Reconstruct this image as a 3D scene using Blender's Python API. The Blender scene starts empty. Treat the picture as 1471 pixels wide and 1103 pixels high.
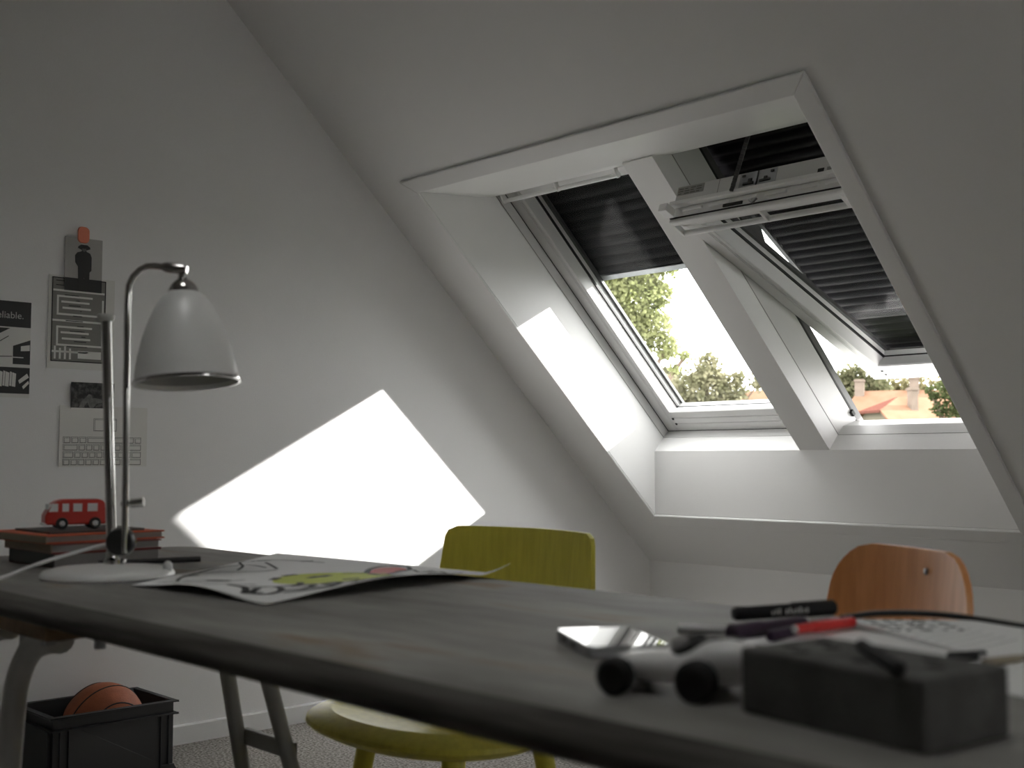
import bpy, bmesh, math, random
from mathutils import Vector, Matrix, noise
from math import sin, cos, pi, radians
random.seed(7)
sc = bpy.context.scene
COL = sc.collection

# ------------------------------------------------------------------ camera
CAM = Vector((3.619, 0.0, 0.93))
RIGHT = Vector((0.68766, 0.72603, 0.0))
UP = Vector((0.04636, -0.04391, 0.99796))
FWD = Vector((-0.72455, 0.68625, 0.06386))
cam = bpy.data.cameras.new('camera')
camo = bpy.data.objects.new('camera', cam)
COL.objects.link(camo)
M = Matrix.Identity(4)
for i in range(3):
    M[i][0] = RIGHT[i]; M[i][1] = UP[i]; M[i][2] = -FWD[i]; M[i][3] = CAM[i]
camo.matrix_world = M
cam.sensor_width = 36.0
cam.lens = 1699.15 / 1471 * 36.0
cam.clip_start = 0.02; cam.clip_end = 500
cam.dof.use_dof = True
cam.dof.focus_distance = 4.3
cam.dof.aperture_fstop = 5.6
sc.camera = camo

# ------------------------------------------------------------------ world, sun, exposure
w = bpy.data.worlds.new('world'); sc.world = w; w.use_nodes = True
bg = w.node_tree.nodes['Background']
bg.inputs[0].default_value = (1.0, 0.99, 0.98, 1)
bg.inputs[1].default_value = 7.2
sun = bpy.data.lights.new('sun', 'SUN'); sun.energy = 20.0; sun.angle = radians(0.8); sun.color = (1.0, 0.965, 0.94)
suno = bpy.data.objects.new('sun', sun); COL.objects.link(suno)
SUND = Vector((-0.248, -0.475, -0.255)).normalized()
suno.rotation_euler = SUND.to_track_quat('-Z', 'Y').to_euler()
suno.location = (8, 14, 9)
sc.view_settings.view_transform = 'Standard'
sc.view_settings.look = 'None'
sc.view_settings.exposure = 0.15
sc.view_settings.gamma = 1.0
sc.view_settings.use_curve_mapping = False
sc.cycles.use_denoising = True
sc.cycles.max_bounces = 12
sc.cycles.diffuse_bounces = 8
sc.cycles.transparent_max_bounces = 24

# ------------------------------------------------------------------ materials
def mat(name, col, rough=0.5, metal=0.0, noise_amt=0.0, nscale=8.0, bump=0.0, bscale=200.0, spec=0.5, stretch=(1, 1, 1), col2=None, thr=(0.35, 0.65), sheen=0.0, coat=0.0):
    m = bpy.data.materials.new(name); m.use_nodes = True
    nt = m.node_tree; b = nt.nodes['Principled BSDF']
    b.inputs['Roughness'].default_value = rough
    b.inputs['Metallic'].default_value = metal
    b.inputs['Specular IOR Level'].default_value = spec
    b.inputs['Coat Weight'].default_value = coat
    tc = nt.nodes.new('ShaderNodeTexCoord'); mp = nt.nodes.new('ShaderNodeMapping')
    mp.inputs['Scale'].default_value = stretch
    nt.links.new(tc.outputs['Object'], mp.inputs[0])
    n = nt.nodes.new('ShaderNodeTexNoise'); n.inputs['Scale'].default_value = nscale; n.inputs['Detail'].default_value = 6
    nt.links.new(mp.outputs[0], n.inputs[0])
    r = nt.nodes.new('ShaderNodeValToRGB')
    c2 = col2 if col2 else tuple(c * (1 - noise_amt) for c in col)
    r.color_ramp.elements[0].position = thr[0]; r.color_ramp.elements[1].position = thr[1]
    r.color_ramp.elements[0].color = (*c2, 1); r.color_ramp.elements[1].color = (*col, 1)
    nt.links.new(n.outputs['Fac'], r.inputs[0]); nt.links.new(r.outputs[0], b.inputs['Base Color'])
    if bump:
        n2 = nt.nodes.new('ShaderNodeTexNoise'); n2.inputs['Scale'].default_value = bscale; n2.inputs['Detail'].default_value = 3
        nt.links.new(mp.outputs[0], n2.inputs[0])
        bp = nt.nodes.new('ShaderNodeBump'); bp.inputs['Strength'].default_value = bump; bp.inputs['Distance'].default_value = 0.003
        nt.links.new(n2.outputs['Fac'], bp.inputs['Height']); nt.links.new(bp.outputs[0], b.inputs['Normal'])
    return m

WALL = mat('wall_paint', (0.89, 0.886, 0.88), 0.85, noise_amt=0.02, nscale=3, bump=0.12, bscale=220, spec=0.2)
CEIL = mat('ceiling_paint', (0.88, 0.876, 0.87), 0.85, noise_amt=0.02, nscale=3, bump=0.12, bscale=220, spec=0.2)
DIM = mat('grey_paint', (0.42, 0.415, 0.40), 0.85, noise_amt=0.03)
LIN = mat('lining_white', (0.87, 0.866, 0.86), 0.45, noise_amt=0.01, spec=0.4)
LACQ = mat('white_lacquer', (0.86, 0.858, 0.85), 0.3, noise_amt=0.02, nscale=4, spec=0.5)
PVC = mat('frame_white', (0.66, 0.657, 0.65), 0.35, noise_amt=0.02, nscale=6)
PVCG = mat('frame_groove', (0.30, 0.29, 0.28), 0.6)
ALU = mat('aluminium_grey', (0.42, 0.43, 0.45), 0.35, metal=0.7)
TONED = mat('toned_edge', (0.17, 0.17, 0.17), 0.6, spec=0.2)  # darker stand-in for the frame white where the sky overlights it
GUIDE = mat('guide_grey', (0.10, 0.105, 0.12), 0.5, spec=0.2)
DKALU = mat('dark_cladding', (0.10, 0.10, 0.10), 0.45, metal=0.3, noise_amt=0.1)
GASK = mat('rubber_black', (0.012, 0.012, 0.012), 0.6)
SHUT = mat('shutter_dark', (0.016, 0.015, 0.018), 0.7, noise_amt=0.1, metal=0.0, spec=0.12)
FLOOR = mat('carpet', (0.46, 0.435, 0.41), 0.95, nscale=120, col2=(0.15, 0.14, 0.125), thr=(0.38, 0.62), bump=1.0, bscale=300, spec=0.1)
TAB = mat('table_wood', (0.36, 0.35, 0.325), 0.6, nscale=6, col2=(0.15, 0.143, 0.13), thr=(0.3, 0.72), stretch=(0.55, 2.2, 2.2), bump=0.15, bscale=60, spec=0.35)
def worn(m, col, scale, thr):
    nt = m.node_tree; b = nt.nodes['Principled BSDF']; src = b.inputs['Base Color'].links[0].from_socket
    tc = nt.nodes.new('ShaderNodeTexCoord'); mp = nt.nodes.new('ShaderNodeMapping'); mp.inputs['Scale'].default_value = (.7, 2.5, 2.5)
    n = nt.nodes.new('ShaderNodeTexNoise'); n.inputs['Scale'].default_value = scale; n.inputs['Detail'].default_value = 4
    r = nt.nodes.new('ShaderNodeMapRange'); r.inputs['From Min'].default_value = thr; r.inputs['From Max'].default_value = thr + .12
    mx = nt.nodes.new('ShaderNodeMix'); mx.data_type = 'RGBA'
    nt.links.new(tc.outputs['Object'], mp.inputs[0]); nt.links.new(mp.outputs[0], n.inputs[0]); nt.links.new(n.outputs['Fac'], r.inputs[0])
    nt.links.new(r.outputs[0], mx.inputs['Factor']); nt.links.new(src, mx.inputs['A']); mx.inputs['B'].default_value = (*col, 1)
    nt.links.new(mx.outputs['Result'], b.inputs['Base Color'])
worn(TAB, (0.26, 0.20, 0.135), 5.0, .62)
BEAM = mat('brown_beam', (0.30, 0.20, 0.11), 0.6, noise_amt=0.4, nscale=12, stretch=(4, 0.5, 4))
TRES = mat('trestle_paint', (0.30, 0.30, 0.27), 0.5, noise_amt=0.08)
TRESL = mat('trestle_pale', (0.60, 0.60, 0.575), 0.45, noise_amt=0.06)
YEL = mat('yellow_lacquer', (0.90, 0.82, 0.13), 0.42, nscale=14, col2=(0.80, 0.72, 0.10), stretch=(6, 6, 0.7), bump=0.15, bscale=50)
OAK = mat('orange_plywood', (0.92, 0.43, 0.16), 0.42, nscale=7, col2=(0.76, 0.31, 0.10), stretch=(9, 9, 0.8), thr=(0.3, 0.7))
OAKE = mat('plywood_edge', (0.50, 0.22, 0.09), 0.5, noise_amt=0.3, nscale=40, stretch=(1, 1, 1))
STEEL = mat('steel_tube', (0.55, 0.55, 0.56), 0.25, metal=1.0)
CHROME = mat('chrome', (0.62, 0.61, 0.59), 0.14, metal=1.0)
LAMPW = mat('lamp_enamel', (0.80, 0.795, 0.775), 0.4, noise_amt=0.02, coat=0.2)
LAMPIN = mat('lamp_inner', (0.40, 0.395, 0.38), 0.5)
KNOB = mat('black_plastic', (0.025, 0.025, 0.025), 0.35)
WPLAS = mat('white_plastic', (0.75, 0.75, 0.74), 0.3)
PAPER = mat('paper_white', (0.90, 0.90, 0.89), 0.75, noise_amt=0.02, spec=0.2)
PAPERG = mat('paper_wall', (0.80, 0.795, 0.76), 0.8, noise_amt=0.02, spec=0.2)
INK = mat('ink_black', (0.02, 0.02, 0.02), 0.6)
INKG = mat('ink_thin', (0.16, 0.16, 0.15), 0.7)
INKR = mat('ink_red', (0.60, 0.05, 0.05), 0.5)
INKY = mat('ink_lime', (0.55, 0.62, 0.04), 0.55)
CONC = mat('concrete_grey', (0.15, 0.148, 0.14), 0.9, nscale=25, col2=(0.105, 0.103, 0.097), bump=0.5, bscale=120, spec=0.15)
HOLE = mat('hole_dark', (0.02, 0.02, 0.02), 0.9)
CRATE = mat('crate_plastic', (0.035, 0.036, 0.038), 0.5)
BALL = mat('ball_rubber', (0.42, 0.115, 0.045), 0.6, noise_amt=0.2, nscale=30, bump=0.5, bscale=250)
RED = mat('red_enamel', (0.55, 0.03, 0.02), 0.3, noise_amt=0.05, coat=0.3)
TYRE = mat('tyre_black', (0.015, 0.015, 0.015), 0.7)
CARW = mat('toy_white', (0.90, 0.89, 0.88), 0.3, noise_amt=0.03, coat=0.2)
PURP = mat('marker_purple', (0.035, 0.014, 0.038), 0.4)
MRED = mat('marker_red', (0.70, 0.03, 0.03), 0.35)
MBLK = mat('marker_black', (0.015, 0.015, 0.017), 0.5, spec=0.25)
CORAL = mat('coral_clip', (0.85, 0.26, 0.16), 0.6)
PG1 = mat('photo_grey', (0.50, 0.49, 0.465), 0.5, noise_amt=0.25, nscale=4)
PDK = mat('photo_dark', (0.03, 0.03, 0.03), 0.45)
PMZ = mat('maze_grey', (0.24, 0.235, 0.215), 0.6)
PLEAF = mat('photo_foliage', (0.16, 0.16, 0.15), 0.5, nscale=60, col2=(0.012, 0.012, 0.012), thr=(0.45, 0.75))
BKO = mat('book_orange', (0.62, 0.11, 0.04), 0.5)
BKK = mat('book_dark', (0.07, 0.065, 0.06), 0.5)
BKB = mat('book_beige', (0.34, 0.29, 0.21), 0.6)
BKR = mat('book_maroon', (0.20, 0.035, 0.03), 0.5)
BKG = mat('book_grey', (0.33, 0.32, 0.30), 0.6)
PGS = mat('book_pages', (0.42, 0.40, 0.36), 0.8, nscale=500, col2=(0.30, 0.28, 0.25), stretch=(0.02, 0.02, 1))
PHS = mat('phone_side', (0.45, 0.45, 0.46), 0.35, metal=0.3)
PHG = mat('phone_screen', (0.012, 0.012, 0.014), 0.03, spec=1.0, coat=1.0)
ROOFT = mat('roof_tiles', (0.180, 0.110, 0.074), 0.95, nscale=1.5, col2=(0.160, 0.093, 0.060), spec=0.0, bump=0.0)
ROOFD = mat('roof_hip_tiles', (0.12, 0.052, 0.040), 0.95, spec=0.0, noise_amt=0.15)
CREAM = mat('render_cream', (0.17, 0.155, 0.12), 0.9, spec=0.0, noise_amt=0.05)
BRICKC = mat('chimney_brick', (0.17, 0.14, 0.115), 0.9, spec=0.0, noise_amt=0.15, nscale=3)
GRAYR = mat('zinc_grey', (0.16, 0.165, 0.17), 0.5)
GRASS = mat('ground_green', (0.04, 0.055, 0.02), 0.95, noise_amt=0.3, nscale=0.5)
BARK = mat('bark', (0.15, 0.11, 0.08), 0.9, noise_amt=0.3)

def leafmat(name, c1, c2):
    m = bpy.data.materials.new(name); m.use_nodes = True
    nt = m.node_tree; nt.nodes.clear()
    o = nt.nodes.new('ShaderNodeOutputMaterial')
    d = nt.nodes.new('ShaderNodeBsdfDiffuse'); t = nt.nodes.new('ShaderNodeBsdfTranslucent'); mx = nt.nodes.new('ShaderNodeMixShader')
    mx.inputs[0].default_value = 0.5
    g = nt.nodes.new('ShaderNodeTexCoord'); n = nt.nodes.new('ShaderNodeTexNoise'); n.inputs['Scale'].default_value = 2.5
    r = nt.nodes.new('ShaderNodeValToRGB'); r.color_ramp.elements[0].position = .35; r.color_ramp.elements[1].position = .65
    r.color_ramp.elements[0].color = (*c1, 1); r.color_ramp.elements[1].color = (*c2, 1)
    nt.links.new(g.outputs['Object'], n.inputs[0]); nt.links.new(n.outputs['Fac'], r.inputs[0])
    nt.links.new(r.outputs[0], d.inputs[0]); nt.links.new(r.outputs[0], t.inputs[0])
    nt.links.new(d.outputs[0], mx.inputs[1]); nt.links.new(t.outputs[0], mx.inputs[2]); nt.links.new(mx.outputs[0], o.inputs[0])
    return m
LEAFN = leafmat('leaf_near', (0.17, 0.19, 0.075), (0.28, 0.29, 0.15))
LEAFM = leafmat('leaf_mid', (0.15, 0.15, 0.085), (0.25, 0.235, 0.155))
LEAFF = leafmat('leaf_far', (0.085, 0.095, 0.05), (0.17, 0.165, 0.10))
LEAFR = leafmat('leaf_right', (0.045, 0.06, 0.025), (0.095, 0.11, 0.05))

def glassmat(name, tint):
    m = bpy.data.materials.new(name); m.use_nodes = True
    nt = m.node_tree; nt.nodes.clear()
    o = nt.nodes.new('ShaderNodeOutputMaterial')
    t = nt.nodes.new('ShaderNodeBsdfTransparent'); t.inputs[0].default_value = (*tint, 1)
    g = nt.nodes.new('ShaderNodeBsdfGlossy'); g.inputs['Roughness'].default_value = 0.0
    lw = nt.nodes.new('ShaderNodeLayerWeight'); lw.inputs[0].default_value = 0.5
    pw = nt.nodes.new('ShaderNodeMath'); pw.operation = 'POWER'; pw.inputs[1].default_value = 5.0
    f = nt.nodes.new('ShaderNodeMath'); f.operation = 'MULTIPLY_ADD'; f.inputs[1].default_value = 0.03; f.inputs[2].default_value = 0.008
    nt.links.new(lw.outputs['Facing'], pw.inputs[0]); nt.links.new(pw.outputs[0], f.inputs[0])
    mx = nt.nodes.new('ShaderNodeMixShader')
    nt.links.new(f.outputs[0], mx.inputs[0]); nt.links.new(t.outputs[0], mx.inputs[1]); nt.links.new(g.outputs[0], mx.inputs[2])
    nt.links.new(mx.outputs[0], o.inputs[0])
    return m
GLASS = glassmat('pane_glass', (0.97, 0.98, 0.975))

# ------------------------------------------------------------------ mesh helpers
MW = {}
def tagp(o, label=None, cat=None, group=None, kind=None):
    if label: o['label'] = label
    if cat: o['category'] = cat
    if group: o['group'] = group
    if kind: o['kind'] = kind
    return o
def empty(name, loc=(0, 0, 0), rz=0.0, label=None, cat=None, group=None, kind=None):
    o = bpy.data.objects.new(name, None); COL.objects.link(o)
    o.empty_display_size = 0.05
    o.location = loc; o.rotation_euler = (0, 0, rz)
    MW[o.name] = Matrix.Translation(Vector(loc)) @ Matrix.Rotation(rz, 4, 'Z')
    return tagp(o, label, cat, group, kind)
class MB:
    """collects geometry; T maps given coordinates to world (or to the parent's own space with local=True)"""
    def __init__(s, T=None):
        s.v = []; s.f = []; s.T = T
    def add(s, vs, fs):
        k = len(s.v)
        for p in vs:
            p = Vector(p)
            s.v.append(s.T(p) if s.T else p)
        s.f += [tuple(i + k for i in f) for f in fs]
        return s
    def box(s, a, b, M=None):
        (x0, y0, z0), (x1, y1, z1) = a, b
        vs = [Vector(p) for p in ((x0, y0, z0), (x1, y0, z0), (x1, y1, z0), (x0, y1, z0), (x0, y0, z1), (x1, y0, z1), (x1, y1, z1), (x0, y1, z1))]
        if M is not None: vs = [M @ p for p in vs]
        return s.add(vs, [(0, 3, 2, 1), (4, 5, 6, 7), (0, 1, 5, 4), (1, 2, 6, 5), (2, 3, 7, 6), (3, 0, 4, 7)])
    def prism(s, prof, axis, a, b):
        """prof: list of 2-D points in the two other axes (cyclic order), extruded along axis from a to b"""
        n = len(prof); vs = []
        for t in (a, b):
            for p in prof:
                q = [0, 0, 0]; q[axis] = t; q[(axis + 1) % 3] = p[0]; q[(axis + 2) % 3] = p[1]
                vs.append(q)
        fs = [tuple(range(n - 1, -1, -1)), tuple(range(n, 2 * n))] + [(i, (i + 1) % n, n + (i + 1) % n, n + i) for i in range(n)]
        return s.add(vs, fs)
    def tube(s, pts, rad, seg=12, caps=True, flat=1.0):
        pts = [Vector(p) for p in pts]; n = len(pts)
        rads = rad if isinstance(rad, (list, tuple)) else [rad] * n
        rings = []; prev = None
        for i, p in enumerate(pts):
            d = (pts[min(i + 1, n - 1)] - pts[max(i - 1, 0)]).normalized()
            if prev is None:
                a = d.orthogonal().normalized() if abs(d.z) > 0.95 else d.cross(Vector((0, 0, 1))).normalized()
            else:
                a = (prev - d * prev.dot(d)).normalized()
            prev = a; b = d.cross(a)
            rings.append([p + (a * cos(2 * pi * k / seg) + b * sin(2 * pi * k / seg) * flat) * rads[i] for k in range(seg)])
        vs = [q for r in rings for q in r]; fs = []
        for i in range(n - 1):
            for k in range(seg):
                k2 = (k + 1) % seg
                fs.append((i * seg + k, i * seg + k2, (i + 1) * seg + k2, (i + 1) * seg + k))
        if caps:
            fs.append(tuple(range(seg - 1, -1, -1))); fs.append(tuple((n - 1) * seg + k for k in range(seg)))
        return s.add(vs, fs)
    def lathe(s, prof, o=(0, 0, 0), ax=(0, 0, 1), seg=32, sx=1.0, sy=1.0, power=2.0):
        """prof: (r, h) along ax"""
        o = Vector(o); ax = Vector(ax).normalized()
        a = Vector((1, 0, 0)) if abs(ax.z) > 0.95 else ax.cross(Vector((0, 0, 1))).normalized()
        a = (a - ax * a.dot(ax)).normalized(); b = ax.cross(a)
        vs = []; n = len(prof)
        for r, h in prof:
            for k in range(seg):
                t = 2 * pi * k / seg; c, q = cos(t), sin(t)
                cc = math.copysign(abs(c) ** (2 / power), c); qq = math.copysign(abs(q) ** (2 / power), q)
                vs.append(o + ax * h + (a * cc * sx + b * qq * sy) * r)
        fs = []
        for i in range(n - 1):
            for k in range(seg):
                k2 = (k + 1) % seg
                fs.append((i * seg + k, i * seg + k2, (i + 1) * seg + k2, (i + 1) * seg + k))
        if prof[0][0] > 1e-6: fs.append(tuple(range(seg - 1, -1, -1)))
        if prof[-1][0] > 1e-6: fs.append(tuple((n - 1) * seg + k for k in range(seg)))
        return s.add(vs, fs)
    def build(s, name, m, parent=None, local=False, smooth=False, bevel=0.0, bseg=2, label=None, cat=None, group=None, kind=None):
        vs = s.v
        if parent is not None and not local:
            I = MW[parent.name].inverted(); vs = [I @ p for p in vs]
        me = bpy.data.meshes.new(name)
        bm = bmesh.new()
        bv = [bm.verts.new(p) for p in vs]
        for f in s.f:
            try: bm.faces.new([bv[i] for i in f])
            except ValueError: pass
        bmesh.ops.remove_doubles(bm, verts=bm.verts, dist=1e-6)
        bmesh.ops.recalc_face_normals(bm, faces=bm.faces)
        bm.to_mesh(me); bm.free()
        me.materials.append(m)
        o = bpy.data.objects.new(name, me); COL.objects.link(o)
        if parent is not None: o.parent = parent
        MW[o.name] = MW[parent.name].copy() if parent is not None else Matrix.Identity(4)
        if smooth:
            for p in me.polygons: p.use_smooth = True
            if smooth == 'auto':
                for e in me.edges: pass
        if bevel:
            b = o.modifiers.new('bevel', 'BEVEL'); b.width = bevel; b.segments = bseg; b.limit_method = 'ANGLE'; b.angle_limit = radians(40)
        if smooth == 'auto':
            me.set_sharp_from_angle(angle=radians(35))
        return tagp(o, label, cat, group, kind)
def bez(pts, n=10):
    out = []
    P = [Vector(p) for p in pts]
    P = [P[0]] + P + [P[-1]]
    for i in range(1, len(P) - 2):
        for k in range(n):
            t = k / n
            a, b, c, d = P[i - 1], P[i], P[i + 1], P[i + 2]
            out.append(.5 * ((2 * b) + (-a + c) * t + (2 * a - 5 * b + 4 * c - d) * t * t + (-a + 3 * b - 3 * c + d) * t ** 3))
    out.append(P[-2]); return out
def origin_to(o, loc):
    """put a single mesh thing's origin at its base"""
    loc = Vector(loc); o.data.transform(Matrix.Translation(-loc)); o.location = loc
    MW[o.name] = Matrix.Translation(loc)
    return o
def text_mesh(name, s, size, m, Mx, parent, depth=0.0):
    c = bpy.data.curves.new(name, 'FONT'); c.body = s; c.size = size; c.extrude = depth
    t = bpy.data.objects.new(name + '_tmp', c); COL.objects.link(t)
    dg = bpy.context.evaluated_depsgraph_get()
    me = bpy.data.meshes.new_from_object(t.evaluated_get(dg))
    bpy.data.objects.remove(t)
    me.transform(Mx)
    if parent is not None: me.transform(MW[parent.name].inverted())
    me.materials.clear(); me.materials.append(m)
    o = bpy.data.objects.new(name, me); COL.objects.link(o)
    if parent is not None: o.parent = parent
    return o

# ------------------------------------------------------------------ room geometry
KY, KZ = 4.316, 0.458
TH = radians(42.4955); SI, CO = sin(TH), cos(TH)
def W(p):                       # (x, up-slope s, outward n) -> world
    x, s, n = p
    return Vector((x, KY - s * CO + n * SI, KZ + s * SI + n * CO))
ROT = radians(21.785)
def WR(p):                      # sash of the open window: turned about its hinge
    x, s, n = p
    ds, dn = s - 0.523, n - 0.336
    return W((x, 0.473 + ds * cos(ROT) + dn * sin(ROT), 0.652 - ds * sin(ROT) + dn * cos(ROT)))
XR = 6.2; YB = -3.0; YRIDGE = 1.0
SR = (KY - YRIDGE) / CO
ZR = KZ + SR * SI
MB().box((-0.25, YB - .3, -0.12), (XR + .3, 5.2, 0.0)).build('floor', FLOOR, kind='structure', label='grey-brown flecked carpet floor')
# gable wall: a pentagon following the roof
g = [(-3.0, 0), (4.316, 0), (4.316, KZ), (YRIDGE, ZR), (-3.0, ZR)]
MB().prism([(5.1, -.1), (5.1, KZ + .1), (YRIDGE, ZR + .7), (YB - .3, ZR + .7), (YB - .3, -.1)], 0, -0.25, 0.0).build('wall_left', WALL, kind='structure', label='white painted gable wall with a sunlit patch')
MB().box((-0.01, KY, -.05), (XR + .2, KY + 0.15, KZ + 0.02)).build('wall_back', WALL, kind='structure', label='low white knee wall under the sloping ceiling')
# sloped ceiling as solid pieces around the window opening
X0, XP0, XP1, X1 = 0.248, 0.992, 1.126, 1.861
mb = MB(W)
bot = [(-0.5, 0.0), (0.344, 0.0), (0.531, 0.203), (0.525, 0.28), (0.458, 0.40), (-0.5, 0.40)]
top = [(2.164, 0.0), (1.956, 0.225), (1.919, 0.275), (1.952, 0.40), (SR + .4, 0.40), (SR + .4, 0.0)]
mb.prism(bot, 0, X0, X1)
mb.prism(top, 0, X0, X1)
mb.box((-0.2, -0.5, 0.0), (X0, SR + .4, 0.29)).box((-0.2, -0.5, 0.29), (X0 - .028, SR + .4, 0.40))
mb.box((X1, -0.5, 0.0), (XR + .2, SR + .4, 0.29)).box((X1 + .028, -0.5, 0.29), (XR + .2, SR + .4, 0.40))
mb.build('ceiling', CEIL, kind='structure', label='white sloping ceiling around the twin roof window')
# level top and right wall: the far side of the room, never in the frame
SX0, SX1, SY0, SY1, SZ = 2.3, 3.3, -.15, .75, ZR + .65
mb = MB(); z0_, z1_ = ZR - .02, ZR + .15
mb.box((-.2, YB - .2, z0_), (SX0, YRIDGE + .02, z1_)).box((SX1, YB - .2, z0_), (XR + .2, YRIDGE + .02, z1_)).box((SX0, YB - .2, z0_), (SX1, SY0, z1_)).box((SX0, SY1, z0_), (SX1, YRIDGE + .02, z1_))
for a, b in (((SX0 - .1, SY0 - .1, z1_), (SX0, SY1 + .1, SZ)), ((SX1, SY0 - .1, z1_), (SX1 + .1, SY1 + .1, SZ)), ((SX0, SY0 - .1, z1_), (SX1, SY0, SZ)), ((SX0, SY1, z1_), (SX1, SY1 + .1, SZ))): mb.box(a, b)
mb.build('ceiling_flat', DIM, kind='structure', label='flat grey ceiling strip at the ridge with an added light shaft')
w4 = empty('fill_rooflight', ((SX0 + SX1) / 2, (SY0 + SY1) / 2, SZ), kind='structure', label='added unseen flat rooflight over the table')  # rooflight invented to light the tabletop from above
mb = MB(); mb.box((SX0 - .1, SY0 - .1, SZ), (SX0 + .04, SY1 + .1, SZ + .08)).box((SX1 - .04, SY0 - .1, SZ), (SX1 + .1, SY1 + .1, SZ + .08)).box((SX0, SY0 - .1, SZ), (SX1, SY0 + .04, SZ + .08)).box((SX0, SY1 - .04, SZ), (SX1, SY1 + .1, SZ + .08))
mb.build('fill_frame', PVC, w4)
MB().box((SX0, SY0, SZ + .03), (SX1, SY1, SZ + .036)).build('pane', GLASS, w4)
WY0, WY1, WZ0, WZ1 = 1.5, 2.3, 0.8, 1.7
mb = MB(); mb.box((XR, YB, 0), (XR + .2, WY0, ZR)).box((XR, WY1, 0), (XR + .2, 5.0, ZR)).box((XR, WY0, 0), (XR + .2, WY1, WZ0)).box((XR, WY0, WZ1), (XR + .2, WY1, ZR))
mb.build('wall_right', DIM, kind='structure', label='grey wall with an added window at the far right side of the room')
MB().box((-.2, YB - .2, 0), (XR + .2, YB, ZR)).build('wall_front', DIM, kind='structure', label='grey wall behind the camera')

# thin lining boards on the reveal
lin = MB(W)
lin.box((X0, 0.345, 0.0), (X0 + .004, 2.163, 0.275))
e = lin
trim_l = MB(W)
t = 0.004
poly_side = [(0.343, -0.002), (0.5328, 0.203), (0.527, 0.287), (1.917, 0.287), (1.917, 0.275), (1.955, 0.225), (2.165, -0.002)]
MB(W).prism(poly_side, 0, X0 - .003, X0 + 0.001).build('trim_1', LIN, kind='structure', label='white left lining board of the window recess, partly sunlit')
MB(W).prism(poly_side, 0, X1 - .001, X1 + 0.003).build('trim_2', LIN, kind='structure', label='white right lining board of the window recess')
MB(W).prism([(0.346, 0.0), (0.5333, 0.203), (0.5275, 0.288), (0.524, 0.288), (0.529, 0.2035), (0.34, 0.0)], 0, X0, X1).build('trim_3', LIN, kind='structure', label='white upright lining board below the roof windows')
MB(W).prism([(2.162, 0.0), (1.9545, 0.2245), (1.9165, 0.275), (1.9165, 0.288), (1.922, 0.288), (1.960, 0.226), (2.168, 0.0)], 0, X0, X1).build('trim_4', LACQ, kind='structure', label='white glossy lining board above the roof windows')
# post between the windows
mb = MB(W); mb.prism([(XP0, 0.203), (XP1, 0.203), (XP1, 0.292), (XP1 - .004, 0.294), (XP1 - .004, 0.298), (XP1, 0.300), (XP1, 0.42), (XP0, 0.42)][::-1], 1, 0, 1) if False else None
mb.add([], [])
def sprism(mb, prof, s0, s1):   # profile in (x, n), extruded along s
    n = len(prof); vs = [(p[0], s0, p[1]) for p in prof] + [(p[0], s1, p[1]) for p in prof]
    fs = [tuple(range(n)), tuple(range(2 * n - 1, n - 1, -1))] + [(i, i + n, (i + 1) % n + n, (i + 1) % n) for i in range(n)]
    mb.add(vs, fs); return mb
mb = MB(W); sprism(mb, [(XP0, 0.203), (XP1, 0.203), (XP1, 0.292), (XP1 - .004, 0.294), (XP1 - .004, 0.297), (XP1 - .03, 0.297), (XP1 - .03, 0.42), (XP0 + .03, 0.42), (XP0 + .03, .297), (XP0, .297)], 0.527, 1.967)
mb.build('trim_5', LIN, kind='structure', bevel=0.0015, label='white post between the closed and the open roof window')
# casing around the recess
cw, ct = 0.062, 0.012
def casing(name, quad, label):
    """quad: four (x, s) points, mitred, raised ct above the ceiling with a bevelled edge"""
    mb = MB(W)
    vs = [(x, s, 0.0) for x, s in quad] + [(x, s, -ct) for x, s in quad]
    mb.add(vs, [(0, 1, 2, 3), (7, 6, 5, 4), (0, 4, 5, 1), (1, 5, 6, 2), (2, 6, 7, 3), (3, 7, 4, 0)])
    return mb.build(name, LIN, kind='structure', bevel=0.004, label=label)
a0, a1, b0, b1 = X0, X1, 0.345, 2.163
A0, A1, B0, B1 = X0 - cw + .008, X1 + cw, 0.345 - cw, 2.163 + cw
casing('trim_6', [(A0, B0), (a0, b0), (a0, b1), (A0, B1)], 'white casing strip left of the window recess')
casing('trim_7', [(A1, B0), (A1, B1), (a1, b1), (a1, b0)], 'white casing strip right of the window recess')
casing('trim_8', [(A0, B1), (a0, b1), (a1, b1), (A1, B1)], 'white casing strip above the window recess')
casing('trim_9', [(A0, B0), (A1, B0), (a1, b0), (a0, b0)], 'white casing strip below the window recess')
# baseboards
MB().prism([(0.0, 0.0), (0.0, 0.016), (0.058, 0.016), (0.062, 0.012), (0.062, 0.0)], 1, YB, KY).build('baseboard_left', LACQ, kind='structure', label='white baseboard along the gable wall')
MB().box((0.016, KY - .016, 0), (XR, KY, .062)).build('baseboard_back', LACQ, kind='structure', bevel=.003, label='white baseboard along the knee wall')

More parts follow.
